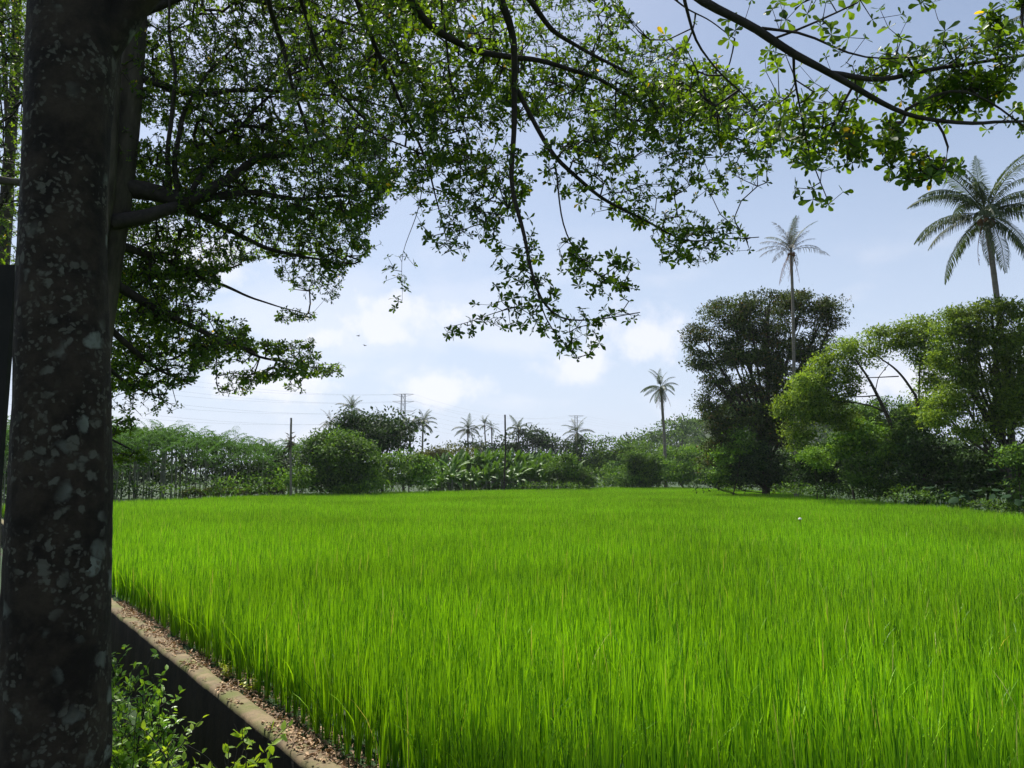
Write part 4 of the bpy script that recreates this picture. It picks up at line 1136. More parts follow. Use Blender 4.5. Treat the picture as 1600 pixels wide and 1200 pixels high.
def edge_growth():
    mb = MB()
    for a, b in zip(dense[:-1], dense[1:]):
        if np.hypot(*(b - a)) > 4: continue
        c = (a + b) / 2; D = c[1]
        if D < 3: continue
        lf = .10 + D * .0012; sg = b - a; out = np.array((-sg[1], sg[0])); out = out / (np.linalg.norm(out) + 1e-9)
        n = int(np.linalg.norm(sg) * 5.0 / (lf * lf) * .55)
        w_ = rng.random(n) ** 1.5 * 7 - .1
        p2 = a + sg * rng.random((n, 1)) + out * w_[:, None]
        hh = np.array([.55 + .5 * noise.noise(Vector((x * .5, y * .5, 1))) for x, y in p2]) + np.minimum(w_, 3) * .12
        pos = np.column_stack([p2, np.maximum(.05, hh * rng.random(n) ** .5)])
        stamp(mb, RHO_V, RHO_F, pos, unit(randdir(n) + np.array((0, 0, .3))), randdir(n) * .6 + np.array((0, -.2, .8)), lf * rng.uniform(.7, 1.5, n), np.clip(rng.normal(.45, .25, n), 0, .93))
    o = mb.build('undergrowth', M['far_mid'], kind='stuff')
    print('edge', mb.tris())
    tag(o, 'low leafy weeds lining the far and right edges of the field', 'weeds')
edge_growth()

# the big dark tree
bt_lobes = [(1200, 478, 62, 28), (1140, 492, 42, 30), (1100, 530, 32, 30), (1092, 560, 24, 22), (1118, 590, 26, 26), (1105, 630, 18, 30), (1128, 672, 34, 44), (1165, 545, 42, 36), (1250, 486, 50, 30), (1292, 480, 32, 20), (1300, 505, 20, 14),
            (1270, 540, 38, 34), (1225, 545, 34, 30), (1235, 600, 44, 40), (1185, 600, 26, 26), (1180, 655, 40, 36), (1160, 720, 42, 36), (1215, 665, 40, 50), (1218, 735, 44, 32), (1140, 545, 30, 34), (1200, 520, 34, 30), (1150, 620, 28, 30), (1262, 600, 30, 34), (1200, 570, 30, 24), (1240, 650, 40, 40), (1120, 715, 26, 34), (1175, 505, 34, 26)]
far_tree('big_dark_tree', 'tall spreading dark tree with airy crown right of centre', 'tree', 1195, 62, bt_lobes, 'big_tree', .17, cover=3.0, gapf=6.0, gapt=.02, tr=.34, wood='darkbark', ragged=.25, acc=.05, dj=.4)
far_tree('shrub', 'dark shrubs hiding the foot of the big dark tree', 'shrub', 1200, 60, [(1120, 745, 26, 20), (1165, 735, 34, 30), (1210, 740, 34, 28), (1250, 735, 30, 30), (1190, 715, 34, 26), (1100, 755, 20, 10)], 'far_dark', .17, cover=3, tr=.1)
far_tree('shrub', 'bright vines climbing the lower left side of the big dark tree', 'shrub', 1140, 59, [(1135, 715, 16, 26), (1158, 690, 18, 24), (1118, 740, 18, 18)], 'far_bright', .16, cover=2.2, tr=.06, limbs=False)
far_tree('broad_tree', 'pale green tree seen through the gap of the arching tree', 'tree', 1370, 66, [(1345, 650, 34, 24), (1390, 645, 36, 26), (1430, 650, 36, 26), (1370, 690, 60, 30)], 'far_mid', .2, cover=3.5)
# feathery trees on the right
far_tree('feathery_tree', 'arching light green tree with forked bare limbs right of the big dark tree', 'tree', 1432, 47,
         [(1238, 640, 26, 28), (1262, 605, 34, 28), (1300, 572, 38, 26), (1340, 548, 40, 24), (1390, 528, 44, 22), (1440, 512, 44, 22), (1246, 680, 26, 26), (1290, 640, 34, 30), (1318, 655, 26, 22), (1300, 610, 24, 24), (1460, 560, 34, 30), (1452, 605, 30, 26), (1430, 545, 26, 18), (1365, 560, 22, 14), (1450, 645, 26, 24), (1275, 640, 26, 24), (1330, 600, 16, 20)], 'feather', .14, cover=3.3, gapf=5.0, gapt=-.04, limbs=False, tr=.10, ragged=.28, up=.75)
far_tree('feathery_tree', 'tall yellowish feathery tree in front of the leaning palm at the right edge', 'tree', 1580, 40,
         [(1500, 505, 38, 26), (1550, 488, 44, 22), (1610, 490, 46, 30), (1490, 560, 34, 36), (1545, 545, 44, 40), (1605, 560, 44, 46), (1500, 620, 44, 34), (1560, 620, 44, 44), (1620, 640, 46, 50), (1470, 640, 34, 30), (1530, 670, 40, 26), (1520, 590, 34, 26), (1580, 520, 34, 30), (1520, 525, 30, 26), (1590, 600, 34, 34), (1480, 520, 26, 24), (1575, 655, 34, 26)], 'feather', .13, cover=3.3, gapf=5.0, gapt=-.04, tr=.20, ragged=.28, up=.75, acc=0)
far_tree('shrub', 'bright vine-covered shrub below the arching tree', 'shrub', 1335, 48, [(1335, 675, 36, 24), (1362, 690, 26, 28), (1322, 700, 26, 22)], 'far_bright', .16, cover=4, tr=.08)
far_tree('shrub', 'dark tall shrub below the left end of the arching tree', 'shrub', 1288, 52, [(1290, 725, 36, 34), (1262, 735, 26, 30), (1310, 745, 30, 22)], 'far_dark', .18, cover=4.5, tr=.08)
far_tree('shrub', 'sunlit pale shrub low in front of the dark one near the leaning trunk', 'shrub', 1275, 50, [(1270, 712, 20, 16), (1285, 722, 16, 16)], 'far_bright', .15, cover=3, tr=.05, limbs=False, tone=(.5, 1))
far_tree('shrub', 'vine-hung bush around the forked leaning trunk', 'shrub', 1390, 46, [(1385, 735, 30, 34), (1400, 695, 26, 28), (1370, 760, 34, 16), (1425, 665, 24, 22), (1350, 735, 30, 24)], 'far_mid', .15, cover=4, tr=.08)
far_tree('shrub', 'dark thicket right of the forked leaning trunk', 'shrub', 1450, 44, [(1450, 700, 40, 42), (1440, 745, 40, 30), (1490, 735, 34, 34)], 'far_dark', .16, cover=4, tr=.1)
far_tree('shrub', 'dark thicket under the tall yellowish feathery tree', 'shrub', 1540, 42, [(1530, 715, 40, 34), (1520, 755, 44, 26), (1570, 740, 40, 36), (1620, 730, 46, 50)], 'far_dark', .15, cover=4, tr=.1)
far_tree('shrub', 'green bush at the right picture edge above the broad-leaved plants', 'shrub', 1590, 36, [(1590, 720, 28, 26), (1615, 755, 34, 30)], 'far_mid', .13, cover=4, tr=.06)
far_tree('undergrowth', 'low green growth along the field edge below the dark thicket', 'plants', 1460, 41, [(1420, 772, 30, 10), (1460, 777, 34, 10), (1500, 783, 30, 10)], 'far_mid', .13, cover=3.5, tr=.03, limbs=False)
far_tree('undergrowth', 'low green growth along the field edge below the vine-hung bush', 'plants', 1340, 50, [(1300, 765, 34, 8), (1340, 766, 34, 10), (1240, 762, 36, 7)], 'far_mid', .15, cover=3.5, tr=.03, limbs=False)
far_tree('undergrowth', 'low green growth at the right picture edge', 'plants', 1560, 35, [(1545, 790, 28, 9), (1590, 795, 34, 10)], 'far_mid', .12, cover=3.5, tr=.03, limbs=False)
for i, (yy, sz_) in enumerate(((27, 1.0), (20, 1.1), (12, .9), (4, 1.0))):
    xx = 800 + 25.5 / yy * F
    rp = 3.2 * sz_ / yy * F
    far_tree('shrub', ['leafy bank shrub just beyond the right picture edge', 'taller bank shrub beyond the right picture edge', 'bank shrub far beyond the right picture edge', 'bank shrub level with the camera on the right'][i], 'shrub', xx, yy, [(xx, 740 - 2.0 / yy * F * -.2, rp, rp * .9), (xx + rp * .5, 700, rp * .8, rp)], 'far_mid', .16, cover=2.2, tr=.08, limbs=False)

# hill with forest
hc = P(1235, 740, 300)
mb = MB(); n = 40; gx = np.linspace(-110, 110, n); V = []
def hillz(x, y): return 31 * math.exp(-((x - hc[0]) / 52) ** 2 - ((y - 300) / 45) ** 2) - .6
for a in gx:
    for b in gx: V.append((hc[0] + a, 300 + b, hillz(hc[0] + a, 300 + b)))
mb.add(V, [(i * n + j, (i + 1) * n + j, (i + 1) * n + j + 1, i * n + j + 1) for i in range(n - 1) for j in range(n - 1)])
mb.build('hill', M['hill'])['kind'] = 'structure'
def hill_forest():
    mb = MB()
    for k in range(170):
        x = hc[0] + rng.uniform(-80, 80); y = 300 + rng.uniform(-60, 20); z = hillz(x, y)
        r = rng.uniform(3.5, 6)
        nn = 260; d = randdir(nn); d[:, 2] = np.abs(d[:, 2])
        p = np.array((x, y, z + 1.5)) + d * np.array((r, r, r * .8)) * rng.uniform(.8, 1.05, (nn, 1))
        stamp(mb, RHO_V, RHO_F, p, unit(d + rng.normal(size=(nn, 3)) * .5), d * .5 + np.array((0, 0, .6)), rng.uniform(.9, 1.7, nn), np.clip(rng.random(nn) * .7 + rng.normal() * .12, 0, .93))
    o = mb.build('hill_forest', M['far_mid'], kind='stuff')
    tag(o, 'hazy dense forest covering the distant hill behind the lone coconut palm', 'forest')
hill_forest()
for i, (x, y, d, lb) in enumerate([(985, 690, 235, 'leftmost round tree at the foot of the distant hill'), (1012, 682, 240, 'round tree on the lower left slope of the distant hill'), (1040, 670, 245, 'round tree halfway up the left slope of the distant hill'), (1066, 662, 250, 'round tree near the top of the visible hill slope')]):
    far_tree('hill_tree', lb, 'tree', x, d, [(x, y, 17, 12), (x + 8, y + 8, 18, 13)], 'far_mid', .8, cover=4, tr=.2, limbs=False)

def tree_line():
    mb = MB()
    for k in range(150):
        px = rng.uniform(-500, 2200); D = rng.uniform(165, 200); h = rng.uniform(2.2, 3.6)
        c = np.array(((px - 800) / F * D, D, h)); nn = 240; d = randdir(nn)
        p = c + d * np.array((h * 1.5, h * 1.5, h)) * rng.uniform(.75, 1.05, (nn, 1))
        stamp(mb, RHO_V, RHO_F, p, unit(d + rng.normal(size=(nn, 3)) * .5), d * .5 + np.array((0, 0, .6)), rng.uniform(.6, 1.2, nn), np.clip(rng.random(nn) * .7, 0, .93))
    o = mb.build('tree_line', M['far_mid'], kind='stuff')
    tag(o, 'low hazy tree line on the horizon behind palms and bushes', 'tree line')
tree_line()

# ---------------------------------------------------------------- palms
def frond_mesh(Lf, a0, droop, leafl, n, hang, mat, name='frond', w0=.035, sparse=0.0):
    mb = MB(); K = 14; t = np.linspace(0, 1, K)
    ang = a0 - droop * t ** 1.25
    dx = np.cos(ang) * Lf / (K - 1); dz = np.sin(ang) * Lf / (K - 1)
    x = np.concatenate(([0], np.cumsum(dx[:-1]))); z = np.concatenate(([0], np.cumsum(dz[:-1])))
    y = np.cumsum(rng.normal(size=K) * .01 * Lf / 4)
    pts = np.stack([x, y, z], -1)
    tube(mb, pts, np.linspace(w0, w0 * .2, K), 5, rnd=.6)
    V, rn = [], []
    for s in (-1, 1):
        for i in range(n):
            if rng.random() < sparse: continue
            u = .14 + .86 * (i + .5) / n
            p = np.array([np.interp(u, t, pts[:, k]) for k in range(3)])
            a = float(np.interp(u, t, ang)); fw = np.array((math.cos(a), 0, math.sin(a))); upv = np.array((-math.sin(a), 0, math.cos(a)))
            ll = leafl * math.sin(math.pi * min(1, .25 + u * .72)) ** .6 * rng.uniform(.85, 1.1)
            if u > .9: ll *= .6
            d1 = unit(np.array((0, s, 0)) * 1.0 + fw * (.45 + .5 * u) + upv * (.25 - hang * .6) + rng.normal(size=3) * .06)
            d2 = unit(d1 * (1 - hang * .5) + np.array((0, 0, -1.0)) * (.25 + hang * 1.1) + rng.normal(size=3) * .06)
            m1 = p + d1 * ll * .5; m2 = m1 + d2 * ll * .5
            wv = unit(np.cross(d1, np.array((0, 0, 1.0)) + upv)) * .5 * max(.02, leafl * .06)
            V += [p - wv * .6, p + wv * .6, m1 + wv, m1 - wv, m2 + wv * .15, m2 - wv * .15]; rn += [np.clip(rng.normal(.5, .2), 0, .93)] * 6
    n_ = len(V) // 6; fs = np.array([(0, 1, 2, 3), (3, 2, 4, 5)])
    mb.add(np.array(V), (fs[None] + (np.arange(n_) * 6)[:, None, None]).reshape(-1, 4), np.array(rn))
    return mb.mesh(name, M[mat], smooth=False)
FR = {
    'up': [frond_mesh(4.6, R(80), R(55), .85, 60, .3, 'palm'), frond_mesh(4.4, R(66), R(80), .85, 60, .6, 'palm', sparse=.08)],
    'mid': [frond_mesh(4.9, R(46), R(98), .95, 62, .8, 'palm'), frond_mesh(4.8, R(32), R(88), .95, 62, 1.0, 'palm'), frond_mesh(4.8, R(18), R(78), .95, 62, 1.1, 'palm', sparse=.12)],
    'low': [frond_mesh(4.5, R(-5), R(62), .85, 58, .9, 'palm'), frond_mesh(4.2, R(-25), R(55), .8, 54, .95, 'palm')],
    'dead': [frond_mesh(3.2, R(-62), R(28), .5, 22, .9, 'palm_brown', sparse=.4), frond_mesh(2.8, R(-75), R(14), .4, 20, .9, 'palm_brown', sparse=.5)],
    'dry_up': [frond_mesh(4.4, R(70), R(60), .8, 46, .35, 'palm_dry', sparse=.3), frond_mesh(4.4, R(50), R(70), .8, 46, .5, 'palm_dry', sparse=.3)],
    'dry_mid': [frond_mesh(4.4, R(18), R(70), .75, 42, .8, 'palm_dry', sparse=.35)],
}
def nut_mesh():
    mb = MB()
    for i in range(9):
        a = i * 2.4; c = np.array((math.cos(a) * .28, math.sin(a) * .28, -.25 - .12 * (i % 3)))
        q = np.array([c + np.array((0, 0, .13 * math.cos(u))) for u in np.linspace(0, math.pi, 6)])
        tube(mb, q, .11 * np.sin(np.linspace(.05, math.pi - .05, 6)), 7)
    return mb.mesh('coconuts', M['stake'])
NUT = nut_mesh()
def palm(label, trunk, rad, sc_, D, mix, group='coconut palms', nuts=True, name='coconut_palm', seed=0, k=1.0):
    """trunk: photo pixels from foot to heart; rad = trunk radius; sc_ = frond scale"""
    pts = np.array([P(a, b, D) for a, b in trunk])
    pts[0][2] = 0.0
    o = thing(name, label, 'palm tree', pts[0], group)
    t = MB(); q = smooth_path(pts, 50)
    rr = rad * (1 - .35 * np.linspace(0, 1, 50)) * (1 + .05 * (np.arange(50) % 2)) + rad * .5 * np.exp(-np.arange(50) / 2.0)
    tube(t, q, rr, 10); t.build('trunk', M['palmbark'], o)
    top = q[-1]
    tot = sum(c for _, c in mix); a = seed * 1.3
    for kind, cnt in mix:
        for i in range(cnt):
            a += 2.399
            me = FR[kind][i % len(FR[kind])]
            f = bpy.data.objects.new('frond', me); C.objects.link(f); f.parent = o
            f.location = Vector(top) - o.location
            f.rotation_euler = (rng.normal() * .16, rng.normal() * .14, a + rng.normal() * .25)
            s = sc_ * rng.uniform(.72, 1.12) * (1 if kind != 'dead' else k); f.scale = (s, s * rng.choice((-1, 1)), s)
            f.scale = (s, s, s)
    if nuts:
        f = bpy.data.objects.new('coconuts', NUT); C.objects.link(f); f.parent = o
        f.location = Vector(top) - o.location; f.scale = (1.2 * sc_,) * 3
    return o
G = [('up', 6), ('mid', 9), ('low', 6)]
palm('tall coconut palm with thick trunk bending left at the right picture edge', [(1590, 760), (1576, 640), (1562, 500), (1552, 420), (1540, 335)], .20, 1.0, 41, [('up', 8), ('mid', 14), ('low', 9), ('dead', 5)], seed=1)
palm('tallest thin palm with ragged greyish fronds in front of the big dark tree', [(1243, 750), (1241, 600), (1239, 480), (1236, 392)], .15, .66, 57, [('dry_up', 9), ('dry_mid', 9), ('dead', 6), ('up', 3)], seed=2, k=1.3)
palm('lone coconut palm with brown hanging skirt standing above the scrub', [(1040, 735), (1038, 680), (1035, 640), (1033, 606)], .22, .66, 92, [('up', 6), ('low', 7), ('mid', 5), ('dead', 9)], seed=3, k=1.25)
palm('coconut palm whose fronds reach in at the top right corner', [(1700, 760), (1690, 400), (1680, 150), (1672, 40)], .2, .9, 46, G, seed=4)
palm('coconut palm with star-shaped crown just right of the pylon', [(659, 740), (660, 700), (661, 662)], .22, .75, 140, G, seed=5)
palm('palm crown poking through the right side of the dark tree cluster', [(642, 740), (641, 700), (640, 668)], .22, .75, 140, G, seed=6)
palm('palm crown on top of the left dark tree', [(552, 740), (551, 700), (550, 642)], .2, .5, 90, [('up', 7), ('mid', 6), ('low', 2)], seed=7)
palm('ragged palm at the left of the dark tree cluster', [(520, 740), (519, 700), (516, 660)], .2, .55, 110, [('dry_up', 6), ('dry_mid', 5), ('low', 4)], seed=8)
palm('double-stemmed looking coconut palm left of the bare pole', [(732, 740), (731, 710), (731, 672)], .22, .78, 150, G, seed=9)
palm('left one of the paired thin palms beside the bare pole', [(760, 740), (759, 700), (757, 664)], .18, .55, 150, [('up', 6), ('mid', 4), ('low', 4)], seed=10)
palm('right one of the paired thin palms beside the bare pole', [(769, 740), (769, 705), (768, 668)], .18, .55, 150, [('up', 5), ('dry_mid', 4), ('low', 4)], seed=11)
palm('coconut palm right of the bare pole above the hazy trees', [(810, 740), (810, 705), (810, 672)], .22, .72, 150, G, seed=12)
palm('half-hidden hazy palm right of the bare pole among trees', [(833, 740), (832, 705), (830, 677)], .22, .68, 165, [('up', 5), ('mid', 6), ('low', 4)], seed=13)
pv = palm('vine-covered palm in front of the right-hand pylon', [(902, 745), (901, 710), (901, 676)], .25, .62, 112, [('up', 5), ('mid', 4), ('low', 5)], seed=14)
mb = crown([(900, 700, 9, 18), (898, 722, 16, 16), (905, 688, 6, 12)], 112, .28, 4); mb.build('vines', M['far_dark'], pv, kind='stuff')
palm('small low palm behind the banana clump below the paired palms', [(752, 745), (752, 720), (752, 700)], .18, .5, 130, [('up', 4), ('mid', 5)], seed=15, nuts=False)

# bare poles (dead palm stems)
def pole(label, pts, D, r, tuft=None):
    q = np.array([P(a, b, D) for a, b in pts]); q[0][2] = 0
    o = thing('dead_palm_stem', label, 'dead tree', q[0])
    t = MB(); s = smooth_path(q, 24); tube(t, s, np.linspace(r, r * .75, 24), 8, bump=.2); t.build('stem', M['palmbark' if tuft else 'darkbark'], o)
    if tuft:
        mb = MB(); n = 90; c = P(tuft[0], tuft[1], D); pos = c + rng.normal(size=(n, 3)) * np.array((.12, .12, .25))
        d = unit(rng.normal(size=(n, 3)) + np.array((0, 0, -.6))); stamp(mb, RHO_V, RHO_F, pos, d, randdir(n), rng.uniform(.3, .6, n), rng.random(n), width=np.full(n, .4)); mb.build('epiphyte_tuft', M['palm_dry'], o)
pole('bare pale dead stem with a fern tuft above the palm grove', [(456, 750), (454, 700), (455, 653)], 58, .10, (453, 690))
pole('bare dark dead stem rising out of the banana clump', [(787, 758), (790, 700), (789, 648)], 79, .11)

# areca palms
def areca_meshes():
    out_ = []
    for v in range(4):
        t = MB(); H = 4.0 + .0 * v
        q = smooth_path(np.array([(0, 0, 0), (rng.normal() * .06, rng.normal() * .06, H * .5), (rng.normal() * .1, rng.normal() * .1, H)]), 14)
        tube(t, q, np.linspace(.055, .04, 14), 6)
        q2 = np.array([q[-1], q[-1] + np.array((0, 0, .35)), q[-1] + np.array((0, 0, .6))]); tube(t, q2, np.array((.055, .05, .03)), 6)
        tm = t.mesh('trunk', M['arecabark'])
        mb = MB(); top = q[-1] + np.array((0, 0, .5))
        for i in range(8):
            a = i * 2.4 + v; a0 = R([78, 60, 45, 30, 68, 20, 50, 5][i]); Lf = 1.8 * rng.uniform(.85, 1.1)
            K = 8; tt = np.linspace(0, 1, K); ang = a0 - R(75) * tt ** 1.2
            x = np.concatenate(([0], np.cumsum(np.cos(ang[:-1]) * Lf / (K - 1)))); z = np.concatenate(([0], np.cumsum(np.sin(ang[:-1]) * Lf / (K - 1))))
            ca, sa = math.cos(a), math.sin(a); rp = top + np.stack([x * ca, x * sa, z], -1)
            tube(mb, rp, np.linspace(.015, .004, K), 3, rnd=.8)
            for s in (-1, 1):
                m = 13
                for j in range(m):
                    u = .2 + .8 * (j + .5) / m; p = np.array([np.interp(u, tt, rp[:, k]) for k in range(3)]); an = float(np.interp(u, tt, ang))
                    fw = np.array((math.cos(an) * ca, math.cos(an) * sa, math.sin(an))); sd_ = np.array((-sa, ca, 0)) * s
                    d = unit(sd_ + fw * .7 + np.array((0, 0, .0)) + rng.normal(size=3) * .1); ll = .52 * math.sin(math.pi * (.2 + .7 * u)) ** .7
                    m1 = p + d * ll * .55; m2 = m1 + unit(d + np.array((0, 0, -.8))) * ll * .45; wv = unit(np.cross(d, np.array((0, 0, 1.)))) * .03
                    mb.add([p - wv * .6, p + wv * .6, m1 + wv, m1 - wv, m2 + wv * .2, m2 - wv * .2], [(0, 1, 2, 3), (3, 2, 4, 5)], float(np.clip(rng.normal(.5, .25), 0, 1)))
        out_.append((tm, mb.mesh('crown', M['areca'], smooth=False)))
    return out_
AM = areca_meshes()
def areca_grove():
    proto = []
    for tm, cm in AM:
        o = thing('areca_palm', 'slender areca palm in the dense plantation behind the left end of the field', 'palm tree', (0, 0, 0), 'areca palms of the plantation')
        link('trunk', tm, o, True); link('crown', cm, o, True); proto.append(o)
    cnt = 0
    a = on_tops(172, 781.5); b = on_tops(460, 770.5)
    used = set()
    spots = []
    for row in range(7):
        n = 24 if row < 3 else 20
        for i in range(n):
            u = (i + rng.uniform(-.35, .35)) / (n - 1)
            px = -30 + u * 500; D = np.interp(px, [-40, 172, 460], [42, 47.5, 63]) + 1.0 + row * 1.9 + rng.uniform(-.6, .6)
            spots.append((P(px, 760, D)[0], D, row))
    for i, (x, y, row) in enumerate(spots):
        o = proto[i] if i < 4 else copy_tree(proto[i % 4])
        ytop = np.interp(800 + x / y * F, [-30, 172, 300, 400, 470], [668, 676, 684, 694, 700]) + rng.normal() * 6 + (12 + 48 * rng.random() if row == 0 else 42 * rng.random() if row == 1 else 25 * rng.random() if row == 2 else 0)
        Ht = (740 - ytop) / F * y + CAMZ
        s = Ht / 5.15
        o.location = (x, y, 0); o.rotation_euler = (0, 0, rng.random() * 6.28); o.scale = (min(s, 1.2), min(s, 1.2), s)
        cnt += 1
    print('areca', cnt)
areca_grove()
# understorey of the grove
far_tree('undergrowth', 'leafy low growth at the foot of the palm grove near the lichened trunk', 'plants', 220, 50, [(190, 762, 30, 12), (235, 765, 32, 10), (275, 764, 26, 9), (320, 762, 30, 9), (360, 758, 30, 10), (400, 756, 30, 10), (160, 760, 30, 14), (120, 765, 40, 14), (60, 768, 40, 14), (0, 770, 40, 14)], 'far_mid', .16, cover=3, tr=.03, limbs=False)
far_tree('undergrowth', 'bright leafy growth between the palm grove and the rounded tree', 'plants', 445, 60, [(430, 748, 32, 14), (465, 745, 24, 18), (455, 762, 26, 8)], 'far_bright', .18, cover=3.2, tr=.03, limbs=False)
far_tree('undergrowth', 'shaded growth deep inside the palm grove', 'plants', 320, 66, [(180, 730, 60, 26), (270, 732, 60, 26), (360, 735, 60, 24), (430, 735, 50, 24), (80, 725, 70, 30), (-10, 725, 70, 30)], 'far_dark', .3, cover=3, tr=.05, limbs=False)
def hedge():
    o = thing('clipped_hedge', 'low brownish green clipped hedge along the foot of the palm grove', 'hedge', P(375, 768, 55) * np.array((1, 1, 0)))
    mb = MB(); n = 5200
    u = rng.random(n); px = 290 + u * 160; D = np.interp(px, [172, 460], [48.5, 62]) - .4 + rng.random(n) * .9
    z = .72 + np.sqrt(rng.random(n)) * (.55 + .12 * np.sin(px * .23))
    pos = np.stack([(px - 800) / F * D, D, z], -1); nn = randdir(n)
    stamp(mb, RHO_V, RHO_F, pos, unit(nn + np.array((0, -.6, 0))), nn + np.array((0, -.3, .8)), rng.uniform(.10, .2, n), rng.random(n) * .9)
    mb.build('foliage', M['far_olive'], o, kind='stuff')
    t = MB()
    for i in range(40):
        px_0 = 290 + i * 4; d_ = np.interp(px_0, [172, 460], [48.5, 62]); b = np.array(((px_0 - 800) / F * d_, d_, 0.0))
        tube(t, np.array([b, b + np.array((.05, 0, .6)), b + np.array((-.05, 0, 1.1))]), .02, 4)
    t.build('stems', M['darkbark'], o, kind='stuff')
hedge()

# banana plants
def banana_leaf(v, old=False):
    mb = MB(); K = 9; Lf = 2.1; t = np.linspace(0, 1, K)
    a0 = R(84 - v * 17); ang = a0 - R(45 + v * 26) * t ** 1.4
    x = np.concatenate(([0], np.cumsum(np.cos(ang[:-1]) * Lf / (K - 1)))); z = np.concatenate(([0], np.cumsum(np.sin(ang[:-1]) * Lf / (K - 1))))
    wd = .22 * np.sin(np.pi * np.clip(t * .93 + .04, 0, 1)) ** .5
    wd[0] = .03
    tube(mb, np.stack([x, 0 * x, z], -1), np.linspace(.03, .006, K), 4, rnd=.85)
    for s in (-1, 1):
        for i in range(1, K - 1):
            # each blade section a strip of its own: the leaf is torn between them
            p0 = np.array((x[i], 0, z[i])); p1 = np.array((x[i + 1], 0, z[i + 1])) * .93 + p0 * .07
            dr_ = -.35 - .25 * v / 4 * rng.random() - rng.random() * .2
            q0 = p0 + np.array((.04, s * wd[i], wd[i] * dr_)); q1 = p1 + np.array((.04, s * wd[i + 1] * 1.0, wd[i + 1] * dr_))
            mb.add([p0, p1, q1, q0], [(0, 1, 2, 3)], float(np.clip(rng.normal(.55, .15), 0, 1)))
    return mb.mesh('leaf', M['banana'], smooth=False)
BL = [banana_leaf(v) for v in (0, 0, 1, 1, 2, 2, 3, 4)]
t = MB(); tube(t, np.array([(0, 0, 0), (0, 0, .7), (.03, 0, 1.5), (.04, 0, 2.1)]), np.array((.14, .12, .10, .07)), 8); BS = t.mesh('pseudostem', M['arecabark'])
def bananas():
    i = 0
    spots = []
    for px in np.arange(670, 925, 6.0):
        ytop = np.interp(px, [665, 690, 740, 800, 860, 900, 925], [735, 706, 700, 700, 703, 716, 735])
        spots.append((px + rng.uniform(-3, 3), np.interp(px, [665, 860, 925], [76, 84, 88]) + rng.uniform(2.5, 6), ytop + rng.uniform(-3, 6)))
        spots.append((px + 3.5 + rng.uniform(-3, 3), np.interp(px, [665, 860, 925], [75, 83, 87]) + rng.uniform(.3, 2), ytop + 22 + rng.uniform(-6, 10)))
    for px, D, yt in spots:
        x = P(px, 745, D)[0]; Ht = (740 - yt) / F * D + CAMZ
        right = px > 900
        o = thing('banana_plant', 'banana plant in the dense clump along the far side of the field', 'banana plant', (x, D, 0), 'banana plants of the far clump', rng.random() * 6.28)
        s = Ht / 3.9; o.scale = (max(s, .8), max(s, .8), s)
        link('pseudostem', BS, o, True)
        a = 0
        for k in range(9):
            f = link('leaf', BL[k % 8], o, True); f.location = (.03, 0, 1.95 - .03 * k); a += 2.399; f.rotation_euler = (rng.normal() * .1, rng.normal() * .12, a)
        i += 1
    print('bananas', i)
bananas()

# big-leaved plants by the right field edge
def taro_leaf():
    mb = MB(); n = 10; a = np.linspace(-math.pi, math.pi, n, endpoint=False)
    rr = .5 * (1 - .35 * (np.abs(a) > 2.6)) * (1 + .25 * (np.abs(a) < .4))
    V = [(0.0, 0.0, 0.0)] + [(.12 + r * math.cos(t), r * .8 * math.sin(t), -.12 * abs(math.sin(t)) - .05 * math.cos(t)) for r, t in zip(rr, a)]
    mb.add(V, [(0, 1 + i, 1 + (i + 1) % n) for i in range(n)], .5)
    return mb.mesh('leaf', M['taro'])
TL = taro_leaf()
for i, (px, py, D, h, lb) in enumerate([(1585, 790, 34, 1.3, 'broad-leaved taro plant at the right picture edge'), (1545, 786, 36, 1.2, 'broad-leaved taro plant second from the right picture edge'), (1500, 780, 38, 1.1, 'broad-leaved taro plant below the dark thicket'), (1468, 772, 41, 1.4, 'broad-leaved taro plant left of the pale ones in the shade'), (1570, 770, 37, 2.0, 'taller broad-leaved plant behind the taro at the right edge'), (1430, 776, 43, 1.0, 'smallest broad-leaved plant near the forked trunk')]):
    b = np.array((P(px, 745, D)[0], D, 0)); o = thing('taro_plant', lb, 'plant', b)
    w_ = MB(); tips = []
    for k in range(9):
        a = k * 2.4; tpn = np.array((math.cos(a) * h * .35, math.sin(a) * h * .35, h * rng.uniform(.7, 1.25) + .2)); tips.append((tpn, a))
        tube(w_, np.array([(0, 0, 0), tpn * np.array((.4, .4, .6)), tpn]), np.array((.03, .02, .012)), 4)
    s = w_.build('stalks', M['areca'], o, True)
    for tpn, a in tips:
        f = link('leaf', TL, o, True); f.location = tuple(tpn); f.rotation_euler = (rng.normal() * .25, .45 + rng.normal() * .3, a); z = rng.uniform(.3, .6); f.scale = (z, z, z)

# dark limbs of the forked feathery tree
def bare_limbs():
    host = [o for o in bpy.data.objects if o.get('label', '').startswith('arching light green')][0]
    for knots in ([(1432, 770, .17), (1412, 720, .15), (1392, 660, .12), (1372, 620, .10), (1352, 580, .07), (1335, 560, .04)], [(1385, 645, .06), (1362, 634, .05), (1330, 628, .04), (1300, 628, .02)], [(1370, 618, .05), (1345, 620, .035), (1310, 618, .02)],
                  [(1432, 620, .08), (1412, 590, .07), (1395, 572, .06), (1378, 562, .04), (1355, 545, .02)], [(1430, 700, .1), (1436, 650, .09), (1430, 615, .08)], [(1404, 588, .04), (1365, 590, .03), (1330, 590, .015)], [(1368, 610, .03), (1372, 590, .025), (1388, 570, .02)]):
        q = np.array([list(P(a, b, 46.5)) + [r] for a, b, r in knots]); q = smooth_path(q, 16); mb = MB(); tube(mb, q[:, :3], q[:, 3], 7); mb.build('limb', M['darkbark'], host)
